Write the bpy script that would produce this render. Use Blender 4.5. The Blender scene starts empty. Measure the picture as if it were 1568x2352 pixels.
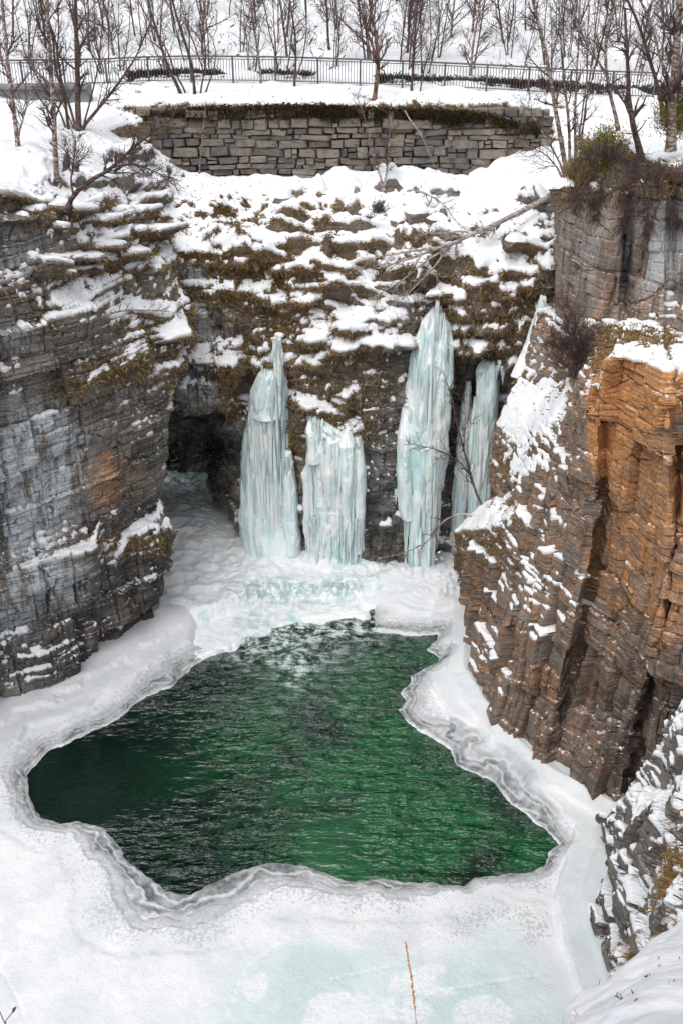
import bpy, math, random
import numpy as np
R = math.radians
SC = bpy.context.scene
COL = SC.collection
# ------------------------------------------------------------------ camera, sky, sun, exposure
HC, PITCH, LENS = 23.0, R(29.0), 35.0
cam_d = bpy.data.cameras.new('camera'); cam = bpy.data.objects.new('camera', cam_d); COL.objects.link(cam)
cam.location = (0, 0, HC); cam.rotation_euler = (R(90) - PITCH, 0, 0)
cam_d.sensor_fit = 'VERTICAL'; cam_d.sensor_height = 36.0; cam_d.lens = LENS
cam_d.clip_start = 0.1; cam_d.clip_end = 3000
SC.camera = cam
SUN_EL, SUN_AZ = R(62), R(-150)          # azimuth from +Y, clockwise: the light comes over the left shoulder
W = bpy.data.worlds.new('World'); SC.world = W; W.use_nodes = True
wn = W.node_tree.nodes; wl = W.node_tree.links
bg = wn['Background']; sky = wn.new('ShaderNodeTexSky'); sky.sky_type = 'NISHITA'; sky.sun_disc = False
sky.sun_elevation = SUN_EL; sky.sun_rotation = SUN_AZ; sky.air_density = 1.0; sky.dust_density = 4.0; sky.ozone_density = 1.0
hs = wn.new('ShaderNodeHueSaturation'); hs.inputs['Saturation'].default_value = 0.22
wl.new(sky.outputs[0], hs.inputs['Color']); wl.new(hs.outputs[0], bg.inputs['Color']); bg.inputs['Strength'].default_value = 0.15
sun_d = bpy.data.lights.new('sun', 'SUN'); sun = bpy.data.objects.new('sun', sun_d); COL.objects.link(sun)
sun_d.energy = 0.8; sun_d.angle = R(75); sun_d.color = (1.0, 0.97, 0.92)
sun.rotation_euler = (R(90) - SUN_EL, 0, -SUN_AZ + math.pi)
SC.view_settings.view_transform = 'Standard'; SC.view_settings.look = 'None'
SC.view_settings.exposure = 0.38; SC.view_settings.gamma = 1.0
SC.cycles.max_bounces = 6; SC.cycles.transparent_max_bounces = 8

# ------------------------------------------------------------------ surveying: the photograph was read off in a 1568 x 2352 frame
FP = 2352 * LENS / 36.0; CP, SP = math.cos(PITCH), math.sin(PITCH)
def at(px, py, Y):
    yo = (1176 - py) / FP; fw = CP + SP * yo; dn = SP - CP * yo
    t = Y / fw
    return np.array([(px - 784) / FP * t, Y, HC - dn * t])
def on_z(px, py, z=0.0):
    yo = (1176 - py) / FP; fw = CP + SP * yo; dn = SP - CP * yo
    t = (HC - z) / dn
    return np.array([(px - 784) / FP * t, fw * t, z])
def to_px(P):
    X, Y, Z = P[..., 0], P[..., 1], P[..., 2] - HC
    d = Y * CP - Z * SP; u = Y * SP + Z * CP
    d = np.maximum(d, 0.1)
    return 784 + X / d * FP, 1176 - u / d * FP

# ------------------------------------------------------------------ numpy noise
def h3(i, j, k, s=0):
    a = (i.astype(np.int64) * 374761393 + j.astype(np.int64) * 668265263 + k.astype(np.int64) * 2147483647 + s * 1274126177) & 0xffffffff
    a = ((a ^ (a >> 13)) * 1274126177) & 0xffffffff
    a = ((a ^ (a >> 16)) * 2246822519) & 0xffffffff
    a = a ^ (a >> 15)
    return (a & 0xffffff) / float(0xffffff)
_T = np.random.default_rng(3).random(64 ** 3).astype(np.float32)
def vn(x, y, z, s=0):
    x, y, z = np.broadcast_arrays(np.asarray(x, np.float32), np.asarray(y, np.float32), np.asarray(z, np.float32))
    i, j, k = np.floor(x), np.floor(y), np.floor(z)
    fx, fy, fz = x - i, y - j, z - k
    i = (i.astype(np.int32) + s * 17) & 63; j = (j.astype(np.int32) + s * 29) & 63; k = (k.astype(np.int32) + s * 41) & 63
    i1 = ((i + 1) & 63) << 12; i = i << 12; j1 = ((j + 1) & 63) << 6; j = j << 6; k1 = (k + 1) & 63
    fx = fx * fx * (3 - 2 * fx); fy = fy * fy * (3 - 2 * fy); fz = fz * fz * (3 - 2 * fz)
    def lz(a, b): 
        p = _T[a + b + k]; return p + (_T[a + b + k1] - p) * fz
    a0 = lz(i, j); a0 = a0 + (lz(i, j1) - a0) * fy
    a1 = lz(i1, j); a1 = a1 + (lz(i1, j1) - a1) * fy
    return a0 + (a1 - a0) * fx
def fbm(P, f, o=4, s=0, sc=(1, 1, 1), g=0.5):
    r = 0; a = 1.0; t = 0
    for q in range(o):
        r = r + a * vn(P[..., 0] * f * sc[0] + q * 7.3, P[..., 1] * f * sc[1] + q * 3.1, P[..., 2] * f * sc[2] + q * 5.7, s + q)
        t += a; a *= g; f *= 2.03
    return r / t
def sst(a, b, x):
    t = np.clip((x - a) / (b - a), 0, 1); return t * t * (3 - 2 * t)
def blur(A, n=1):
    for _ in range(n):
        B = np.pad(A, [(1, 1), (1, 1)] + [(0, 0)] * (A.ndim - 2), mode='edge')
        A = (B[:-2, 1:-1] + B[2:, 1:-1] + B[1:-1, :-2] + B[1:-1, 2:] + 2 * B[1:-1, 1:-1]) / 6
    return A

# ------------------------------------------------------------------ scene-graph helpers
def tag(o, label=None, cat=None, group=None, kind=None):
    if label: o['label'] = label
    if cat: o['category'] = cat
    if group: o['group'] = group
    if kind: o['kind'] = kind
    return o
def link(name, me, mat=None, parent=None):
    o = bpy.data.objects.new(name, me); COL.objects.link(o)
    if mat is not None and me is not None and not me.materials: me.materials.append(mat)
    if parent is not None: o.parent = parent
    return o
def empty(name, loc=(0, 0, 0)):
    o = bpy.data.objects.new(name, None); COL.objects.link(o); o.location = loc; o.empty_display_size = 0.3
    return o
def mesh_np(name, V, Fc, attrs=None, smooth=False):
    V = np.ascontiguousarray(V, dtype=np.float32).reshape(-1, 3); Fc = np.ascontiguousarray(Fc, dtype=np.int32)
    k = Fc.shape[1]; me = bpy.data.meshes.new(name)
    me.vertices.add(len(V)); me.vertices.foreach_set('co', V.ravel())
    me.loops.add(Fc.size); me.loops.foreach_set('vertex_index', Fc.ravel())
    me.polygons.add(len(Fc)); me.polygons.foreach_set('loop_start', np.arange(0, Fc.size, k, dtype=np.int32))
    me.update(calc_edges=True)
    me.polygons.foreach_set('use_smooth', np.full(len(Fc), smooth, dtype=bool))
    for n, a in (attrs or {}).items():
        a = np.asarray(a, dtype=np.float32)
        if a.ndim >= 2 and a.shape[-1] == 3 and a.size == len(V) * 3:
            at_ = me.attributes.new(n, 'FLOAT_VECTOR', 'POINT'); at_.data.foreach_set('vector', a.ravel())
        else:
            at_ = me.attributes.new(n, 'FLOAT', 'POINT'); at_.data.foreach_set('value', a.ravel())
    return me
def grid_faces(nv, nu, keep=None):
    idx = np.arange(nv * nu).reshape(nv, nu)
    q = np.stack([idx[:-1, :-1], idx[1:, :-1], idx[1:, 1:], idx[:-1, 1:]], -1).reshape(-1, 4)
    return q if keep is None else q[keep.ravel()]

# ------------------------------------------------------------------ materials
def newmat(name):
    m = bpy.data.materials.new(name); m.use_nodes = True
    nt = m.node_tree; b = nt.nodes['Principled BSDF']
    return m, nt, b
def nd(nt, t, **kw):
    n = nt.nodes.new(t)
    for k, v in kw.items():
        if hasattr(n, k): setattr(n, k, v)
        else: n.inputs[k.replace('_', ' ')].default_value = v
    return n
def val(nt, a, b_=None, op='MULTIPLY', clamp=False):
    n = nt.nodes.new('ShaderNodeMath'); n.operation = op; n.use_clamp = clamp
    for i, x in enumerate((a, b_)):
        if x is None: continue
        if isinstance(x, (int, float)): n.inputs[i].default_value = x
        else: nt.links.new(x, n.inputs[i])
    return n.outputs[0]
def ramp(nt, x, lo, hi):
    n = nt.nodes.new('ShaderNodeMapRange'); n.interpolation_type = 'SMOOTHSTEP'
    n.inputs['From Min'].default_value = lo; n.inputs['From Max'].default_value = hi
    nt.links.new(x, n.inputs['Value']); return n.outputs[0]
def pos_noise(nt, scale, sc=(1, 1, 1), detail=6.0, rough=0.6, kind='n'):
    g = nt.nodes.new('ShaderNodeNewGeometry'); mp = nt.nodes.new('ShaderNodeMapping')
    mp.inputs['Scale'].default_value = sc; nt.links.new(g.outputs['Position'], mp.inputs['Vector'])
    n = nt.nodes.new('ShaderNodeTexNoise'); n.inputs['Scale'].default_value = scale
    n.inputs['Detail'].default_value = detail; n.inputs['Roughness'].default_value = rough
    nt.links.new(mp.outputs[0], n.inputs['Vector']); return n.outputs['Fac']
def mixc(nt, f, a, b):
    n = nt.nodes.new('ShaderNodeMix'); n.data_type = 'RGBA'; n.clamp_factor = True
    if isinstance(f, (int, float)): n.inputs[0].default_value = f
    else: nt.links.new(f, n.inputs[0])
    for i, x in ((6, a), (7, b)):
        if isinstance(x, tuple): n.inputs[i].default_value = (*x, 1)
        else: nt.links.new(x, n.inputs[i])
    return n.outputs[2]
def attr(nt, n, out='Fac'):
    a = nt.nodes.new('ShaderNodeAttribute'); a.attribute_name = n; return a.outputs[out]
def bump(nt, b, h, strength, dist):
    n = nt.nodes.new('ShaderNodeBump'); n.inputs['Strength'].default_value = strength; n.inputs['Distance'].default_value = dist
    nt.links.new(h, n.inputs['Height']); nt.links.new(n.outputs[0], b.inputs['Normal'])

def rock_mat():
    m, nt, b = newmat('layered rock')
    bed = pos_noise(nt, 1.0, (0.7, 0.7, 19), 7, 0.68); big = pos_noise(nt, 0.5, (1, 1, 1.6), 5, 0.6)
    fine = pos_noise(nt, 7.0, (1, 1, 1.5), 6, 0.75); grain = pos_noise(nt, 16, (1, 1, 1.6), 3, 0.8); stk = pos_noise(nt, 2.6, (1, 1, 0.09), 5, 0.62)
    blotch = pos_noise(nt, 1.7, (1, 1, 1.3), 5, 0.65)
    c = mixc(nt, ramp(nt, big, 0.35, 0.65), (0.085, 0.08, 0.076), (0.24, 0.215, 0.19))
    c = mixc(nt, ramp(nt, bed, 0.5, 0.74), c, (0.42, 0.37, 0.31))
    c = mixc(nt, ramp(nt, bed, 0.48, 0.26), c, (0.038, 0.034, 0.032))
    c = mixc(nt, val(nt, ramp(nt, fine, 0.52, 0.8), 0.4), c, (0.36, 0.33, 0.3))
    ge = nt.nodes.new('ShaderNodeNewGeometry'); mp = nt.nodes.new('ShaderNodeMapping'); mp.inputs['Scale'].default_value = (0.4, 0.4, 1.3); nt.links.new(ge.outputs['Position'], mp.inputs['Vector'])
    wv = nt.nodes.new('ShaderNodeVectorMath'); wv.operation = 'ADD'; nz = nt.nodes.new('ShaderNodeTexNoise'); nz.inputs['Scale'].default_value = 1.3; nz.inputs['Detail'].default_value = 4
    sc_ = nt.nodes.new('ShaderNodeVectorMath'); sc_.operation = 'SCALE'; sc_.inputs['Scale'].default_value = 0.16; nt.links.new(nz.outputs['Color'], sc_.inputs[0]); nt.links.new(ge.outputs['Position'], nz.inputs['Vector'])
    nt.links.new(mp.outputs[0], wv.inputs[0]); nt.links.new(sc_.outputs[0], wv.inputs[1])
    vo = nt.nodes.new('ShaderNodeTexVoronoi'); vo.feature = 'DISTANCE_TO_EDGE'; vo.inputs['Scale'].default_value = 1.0; nt.links.new(wv.outputs[0], vo.inputs['Vector'])
    crack = val(nt, ramp(nt, vo.outputs['Distance'], 0.022, 0.004), ramp(nt, blotch, 0.45, 0.56), 'MULTIPLY', True)
    ra = attr(nt, 'rust'); rj = val(nt, ra, val(nt, val(nt, val(nt, blotch, 0.5, 'SUBTRACT'), 1.0), val(nt, val(nt, stk, 0.5, 'SUBTRACT'), 1.2), 'ADD'), 'ADD')
    rust = val(nt, ramp(nt, rj, 0.0, 0.85), ramp(nt, ra, 0.0, 0.3), 'MULTIPLY', True); rust = val(nt, rust, 0.88)
    rc = mixc(nt, ramp(nt, fine, 0.3, 0.7), (0.4, 0.155, 0.05), (0.78, 0.38, 0.135))
    rc = mixc(nt, ramp(nt, val(nt, ra, val(nt, val(nt, blotch, 0.5, 'SUBTRACT'), 0.9), 'ADD'), 0.85, 0.35), rc, mixc(nt, ramp(nt, fine, 0.3, 0.7), (0.13, 0.083, 0.056), (0.3, 0.205, 0.15)))
    rc = mixc(nt, ramp(nt, bed, 0.48, 0.3), rc, (0.085, 0.045, 0.026))
    rc = mixc(nt, ramp(nt, bed, 0.55, 0.72), rc, (0.6, 0.43, 0.29))
    c = mixc(nt, rust, c, rc)
    st = val(nt, val(nt, attr(nt, 'streak'), 1.25), ramp(nt, stk, 0.4, 0.54), 'MULTIPLY', True)
    st = val(nt, st, ramp(nt, fine, 0.2, 0.55), 'MULTIPLY', True)
    c = mixc(nt, st, c, (0.56, 0.61, 0.64))
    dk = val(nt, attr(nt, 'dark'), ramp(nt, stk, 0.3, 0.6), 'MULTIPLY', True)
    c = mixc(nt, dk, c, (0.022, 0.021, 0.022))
    c = mixc(nt, val(nt, ramp(nt, grain, 0.48, 0.3), 0.65), c, (0.03, 0.026, 0.024)); c = mixc(nt, val(nt, ramp(nt, grain, 0.56, 0.74), 0.5), c, (0.42, 0.38, 0.33))
    c = mixc(nt, val(nt, crack, 0.8), c, (0.02, 0.018, 0.017))
    mo = val(nt, attr(nt, 'moss'), ramp(nt, blotch, 0.28, 0.6), 'MULTIPLY', True)
    mc = mixc(nt, ramp(nt, fine, 0.35, 0.65), (0.1, 0.062, 0.042), (0.22, 0.145, 0.072))
    c = mixc(nt, mo, c, mc)
    g = nt.nodes.new('ShaderNodeNewGeometry'); sx = nt.nodes.new('ShaderNodeSeparateXYZ'); nt.links.new(g.outputs['Normal'], sx.inputs[0])
    speck = pos_noise(nt, 9.0, (1, 1, 1), 4, 0.7)
    sn = val(nt, ramp(nt, sx.outputs['Z'], 0.5, 0.9), ramp(nt, speck, 0.5, 0.6), 'MULTIPLY', True)
    sn = val(nt, sn, ramp(nt, blotch, 0.46, 0.56), 'MULTIPLY', True)
    c = mixc(nt, sn, c, (0.82, 0.84, 0.88))
    nt.links.new(c, b.inputs['Base Color']); b.inputs['Roughness'].default_value = 0.82; b.inputs['Specular IOR Level'].default_value = 0.3
    hsum = val(nt, val(nt, val(nt, bed, 0.25), val(nt, fine, 0.9), 'ADD'), val(nt, crack, 0.6), 'SUBTRACT'); bump(nt, b, hsum, 0.8, 0.06)
    return m
def snow_mat():
    m, nt, b = newmat('snow')
    f = pos_noise(nt, 6, (1, 1, 1), 7, 0.65); g = pos_noise(nt, 0.9, (1, 1, 1), 3, 0.5)
    c = mixc(nt, ramp(nt, g, 0.35, 0.65), (0.77, 0.79, 0.83), (0.85, 0.855, 0.87))
    nt.links.new(c, b.inputs['Base Color']); b.inputs['Roughness'].default_value = 0.65; b.inputs['Specular IOR Level'].default_value = 0.25
    bump(nt, b, f, 0.5, 0.08); return m
def veg_mat(name='dry vegetation'):
    m, nt, b = newmat(name)
    nt.links.new(attr(nt, 'tint', 'Vector'), b.inputs['Base Color']); b.inputs['Roughness'].default_value = 0.9; b.inputs['Specular IOR Level'].default_value = 0.1
    return m
def ice_mat():
    m, nt, b = newmat('blue icefall')
    ver = pos_noise(nt, 6.0, (1, 1, 0.06), 6, 0.68); f = pos_noise(nt, 6, (1, 1, 1), 6, 0.75)
    c = mixc(nt, ramp(nt, ver, 0.3, 0.62), (0.6, 0.79, 0.79), (0.82, 0.91, 0.91))
    bl = pos_noise(nt, 0.9, (1, 1, 0.5), 4, 0.6); c = mixc(nt, val(nt, ramp(nt, bl, 0.5, 0.68), 0.7), c, (0.45, 0.68, 0.71)); c = mixc(nt, val(nt, ramp(nt, bl, 0.46, 0.32), 0.7), c, (0.88, 0.91, 0.92))
    c = mixc(nt, ramp(nt, f, 0.56, 0.72), c, (0.88, 0.91, 0.92))
    fr = val(nt, attr(nt, 'frost'), 1.0, 'MULTIPLY', True); c = mixc(nt, fr, c, (0.88, 0.9, 0.92))
    nt.links.new(c, b.inputs['Base Color']); b.inputs['Roughness'].default_value = 0.3
    b.inputs['Subsurface Weight'].default_value = 0.35; b.inputs['Subsurface Radius'].default_value = (0.12, 0.22, 0.25); b.inputs['Subsurface Scale'].default_value = 0.6
    h = val(nt, val(nt, ver, 1.0), val(nt, f, 0.7), 'ADD'); bump(nt, b, h, 0.6, 0.08); return m
def clear_ice_mat():
    m, nt, b = newmat('icicle ice')
    b.inputs['Base Color'].default_value = (0.74, 0.86, 0.87, 1); b.inputs['Roughness'].default_value = 0.15
    b.inputs['Transmission Weight'].default_value = 0.35; b.inputs['IOR'].default_value = 1.31; return m
def rapids_mat():
    m, nt, b = newmat('foaming icy water')
    a = pos_noise(nt, 0.9, (1, 1, 1), 6, 0.62); f = pos_noise(nt, 4, (1, 1, 1), 6, 0.65)
    c = mixc(nt, ramp(nt, a, 0.28, 0.47), (0.5, 0.7, 0.69), (0.88, 0.91, 0.93))
    hole = val(nt, attr(nt, 'teal'), ramp(nt, f, 0.62, 0.4), 'MULTIPLY', True)
    c = mixc(nt, hole, c, (0.17, 0.34, 0.34))
    nt.links.new(c, b.inputs['Base Color']); b.inputs['Roughness'].default_value = 0.4
    bump(nt, b, val(nt, f, val(nt, a, 1.0), 'ADD'), 0.8, 0.15); return m
def river_ice_mat():
    m, nt, b = newmat('river ice')
    f = pos_noise(nt, 9, (1, 1, 1), 7, 0.7); sp = pos_noise(nt, 11, (1, 1, 1), 4, 0.7)
    c = mixc(nt, attr(nt, 'clear'), mixc(nt, ramp(nt, pos_noise(nt, 0.7, (1, 1, 1), 5, 0.6), 0.35, 0.65), (0.68, 0.705, 0.74), (0.8, 0.81, 0.83)), mixc(nt, ramp(nt, pos_noise(nt, 0.5, (1, 1, 1), 4, 0.6), 0.35, 0.65), (0.54, 0.665, 0.66), (0.66, 0.74, 0.745)))
    gm = attr(nt, 'grey'); gt = pos_noise(nt, 1.6, (1, 1, 1), 6, 0.7); c = mixc(nt, gm, c, mixc(nt, ramp(nt, gt, 0.35, 0.65), (0.1, 0.11, 0.115), (0.42, 0.435, 0.445)))
    pit = ramp(nt, val(nt, sp, val(nt, val(nt, attr(nt, 'pit'), 0.26), 0.28, 'ADD'), 'SUBTRACT'), 0.04, -0.05); c = mixc(nt, val(nt, pit, 0.75), c, (0.45, 0.47, 0.49))
    fr = val(nt, attr(nt, 'frost'), ramp(nt, f, 0.42, 0.56), 'MULTIPLY', True); c = mixc(nt, fr, c, (0.82, 0.84, 0.86))
    nt.links.new(c, b.inputs['Base Color']); 
    ro = nt.nodes.new('ShaderNodeMapRange'); nt.links.new(attr(nt, 'clear'), ro.inputs['Value']); ro.inputs['To Min'].default_value = 0.65; ro.inputs['To Max'].default_value = 0.3
    nt.links.new(ro.outputs[0], b.inputs['Roughness']); b.inputs['Specular IOR Level'].default_value = 0.3
    gr = pos_noise(nt, 24, (1, 1, 1), 3, 0.8); c2 = mixc(nt, val(nt, ramp(nt, gr, 0.5, 0.3), 0.22), c, (0.5, 0.54, 0.58)); nt.links.new(c2, b.inputs['Base Color'])
    bump(nt, b, val(nt, f, gr, 'ADD'), 0.7, 0.04); return m
def water_mat():
    m, nt, b = newmat('green river water')
    a = pos_noise(nt, 0.32, (1, 1, 1), 4, 0.55)
    gr = val(nt, attr(nt, 'green'), ramp(nt, a, 0.2, 0.62), 'MULTIPLY', True)
    c = mixc(nt, gr, (0.003, 0.01, 0.0085), (0.013, 0.122, 0.036))
    foam = pos_noise(nt, 2.2, (1, 1.3, 1), 8, 0.72)
    fo = val(nt, attr(nt, 'foam'), ramp(nt, foam, 0.44, 0.6), 'MULTIPLY', True)
    c = mixc(nt, fo, c, (0.62, 0.72, 0.72))
    nt.links.new(c, b.inputs['Base Color']); b.inputs['IOR'].default_value = 1.4; b.inputs['Specular IOR Level'].default_value = 0.75
    rr = nt.nodes.new('ShaderNodeMapRange'); nt.links.new(fo, rr.inputs['Value']); rr.inputs['To Min'].default_value = 0.04; rr.inputs['To Max'].default_value = 0.6
    nt.links.new(rr.outputs[0], b.inputs['Roughness'])
    w = pos_noise(nt, 2.1, (0.5, 1.35, 1), 3, 0.52); w = val(nt, ramp(nt, w, 0.35, 0.75), attr(nt, 'ripple')); bump(nt, b, w, 1.0, 0.22); return m
def bark_mat(name, dark, light, lo=0.45, hi=0.6, sc=(6, 6, 14)):
    m, nt, b = newmat(name)
    n1 = pos_noise(nt, 1.0, sc, 5, 0.65); n2 = pos_noise(nt, 0.8, (1, 1, 0.6), 3, 0.6)
    c = mixc(nt, ramp(nt, n1, lo, hi), dark, light); c = mixc(nt, val(nt, ramp(nt, n2, 0.45, 0.7), 0.5), c, dark)
    nt.links.new(c, b.inputs['Base Color']); b.inputs['Roughness'].default_value = 0.85; b.inputs['Specular IOR Level'].default_value = 0.2
    bump(nt, b, n1, 0.5, 0.02); return m
def stone_mat():
    m, nt, b = newmat('wall stone')
    oi = nt.nodes.new('ShaderNodeObjectInfo'); n1 = pos_noise(nt, 3, (1, 1, 2.4), 7, 0.68); n2 = pos_noise(nt, 1.1, (1, 1, 0.5), 4, 0.6)
    cr = nt.nodes.new('ShaderNodeValToRGB'); e = cr.color_ramp.elements
    e[0].position = 0; e[0].color = (0.085, 0.083, 0.08, 1); e[1].position = 1; e[1].color = (0.27, 0.215, 0.16, 1)
    for p, c in ((0.25, (0.16, 0.147, 0.13, 1)), (0.5, (0.25, 0.21, 0.165, 1)), (0.75, (0.25, 0.215, 0.175, 1)), (0.88, (0.2, 0.17, 0.14, 1))):
        x = e.new(p); x.color = c
    nt.links.new(oi.outputs['Random'], cr.inputs[0])
    c = mixc(nt, ramp(nt, n1, 0.55, 0.78), mixc(nt, 0.08, cr.outputs[0], (0.04, 0.038, 0.035)), (0.36, 0.33, 0.29)); c = mixc(nt, ramp(nt, n1, 0.5, 0.3), c, (0.045, 0.042, 0.038))
    c = mixc(nt, val(nt, ramp(nt, n2, 0.5, 0.62), 0.55), c, (0.08, 0.085, 0.09))
    nt.links.new(c, b.inputs['Base Color']); b.inputs['Roughness'].default_value = 0.85; bump(nt, b, n1, 0.7, 0.05); return m
def plain(name, col, rough=0.6, metal=0.0, nsc=8.0, var=0.25):
    m, nt, b = newmat(name); n1 = pos_noise(nt, nsc, (1, 1, 1), 5, 0.65)
    c = mixc(nt, ramp(nt, n1, 0.3, 0.7), tuple(x * (1 - var) for x in col), tuple(min(1, x * (1 + var)) for x in col))
    nt.links.new(c, b.inputs['Base Color']); b.inputs['Roughness'].default_value = rough; b.inputs['Metallic'].default_value = metal; return m
M = dict(rock=rock_mat(), snow=snow_mat(), veg=veg_mat(), ice=ice_mat(), icicle=clear_ice_mat(), rapids=rapids_mat(), rice=river_ice_mat(),
         water=water_mat(), stone=stone_mat(),
         birch=bark_mat('birch bark', (0.13, 0.09, 0.075), (0.5, 0.43, 0.38)),
         brown=bark_mat('brown bark', (0.06, 0.04, 0.034), (0.16, 0.115, 0.1)),
         red=bark_mat('reddish bark', (0.1, 0.055, 0.04), (0.3, 0.17, 0.13)),
         grey=bark_mat('dead grey wood', (0.16, 0.13, 0.12), (0.5, 0.46, 0.43), 0.35, 0.6),
         twig=plain('twig bark', (0.085, 0.055, 0.05), 0.8), metal=plain('galvanised steel', (0.085, 0.1, 0.112), 0.5, 0.2, 3),
         timber=plain('grey handrail timber', (0.14, 0.12, 0.105), 0.8), concrete=plain('concrete', (0.2, 0.2, 0.205), 0.9, 0, 2, 0.15),
         gap=plain('dark wall core', (0.035, 0.032, 0.03), 0.95), straw=plain('dry grass stalk', (0.55, 0.25, 0.085), 0.8, 0, 30, 0.35))

# ------------------------------------------------------------------ terrain sheets
SHEETS = {}
def ctrl_grid(cols, res):
    """cols: left to right, each a list top to bottom of (px, py, Y) or np arrays -> dense world grid [nv, nu, 3]"""
    A = np.array([[q if isinstance(q, np.ndarray) else at(*q) for q in c] for c in cols])       # nc, nr, 3
    dv = np.linalg.norm(np.diff(A, axis=1), axis=2).max(0); du = np.linalg.norm(np.diff(A, axis=0), axis=2).max(1)
    def interp(A, d, ax):
        n = np.maximum(2, np.ceil(d / res)).astype(int)
        t = np.concatenate([np.arange(k) / k + i for i, k in enumerate(n)] + [[float(len(n))]])
        i = np.minimum(np.floor(t).astype(int), len(n) - 1); f = t - i
        a = np.take(A, i, ax); b = np.take(A, i + 1, ax)
        f = f.reshape([-1 if q == ax else 1 for q in range(3)])
        return a * (1 - f) + b * f
    G = interp(interp(A, dv, 1), du, 0)
    return np.transpose(G, (1, 0, 2))
def normals(G):
    du = np.gradient(G, axis=1); dv = np.gradient(G, axis=0)
    n = np.cross(dv, du); return n / np.maximum(np.linalg.norm(n, axis=2, keepdims=True), 1e-9)
def strata(G, h, A, s, tx, wwarp=0.22, bw=None, groove=0.0, tilt=1.2, warp=1.9):
    """blocky ledges: horizontal beds of thickness h, cut by vertical joints every bw metres"""
    z = G[..., 2] / h + wwarp * fbm(G, 0.25 / max(h, 0.3), 3, s + 50) * 2
    i = np.floor(z); fz = z - i
    if bw is None:
        along = vn(G[..., 0] * 0.35 / h ** 0.5, G[..., 1] * 0.35 / h ** 0.5, i * 3.7, s + 9)
        d = h3(i, i * 0, i * 0, s) * 0.6 + along * 0.4; amp = 1.0
    else:
        sc = G[..., 0] * tx[0] + G[..., 1] * tx[1] + warp * bw * fbm(G, 0.45 / bw, 2, s + 70, (1, 1, 0.12))
        q = sc / bw + h3(i, i * 0 + 3, i * 0, s) * 5
        j = np.floor(q); fs = q - j
        amp = 0.25 + 1.5 * vn(j * 0.37, i * 0.41, i * 0, s)
        d = h3(i, j, i * 0, s + 1) + tilt * ((h3(i, j, i * 0, s + 2) - .5) * (fs - .5) + .6 * (h3(i, j, i * 0, s + 3) - .5) * (fz - .5))
        if groove:
            e = np.minimum(np.minimum(fs, 1 - fs) * bw, np.minimum(fz, 1 - fz) * h)
            d = d - groove * (1 - sst(0.0, 0.05, e)) / max(A, 1e-6)
    return A * (d - 0.5) * amp
def paint(px, py, blobs):
    r = np.zeros_like(px)
    for (x, y, a, b, w) in blobs:
        r = np.maximum(r, w * np.clip(1.6 * np.exp(-((px - x) / a) ** 2 - ((py - y) / b) ** 2), 0, 1))
    return r
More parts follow.
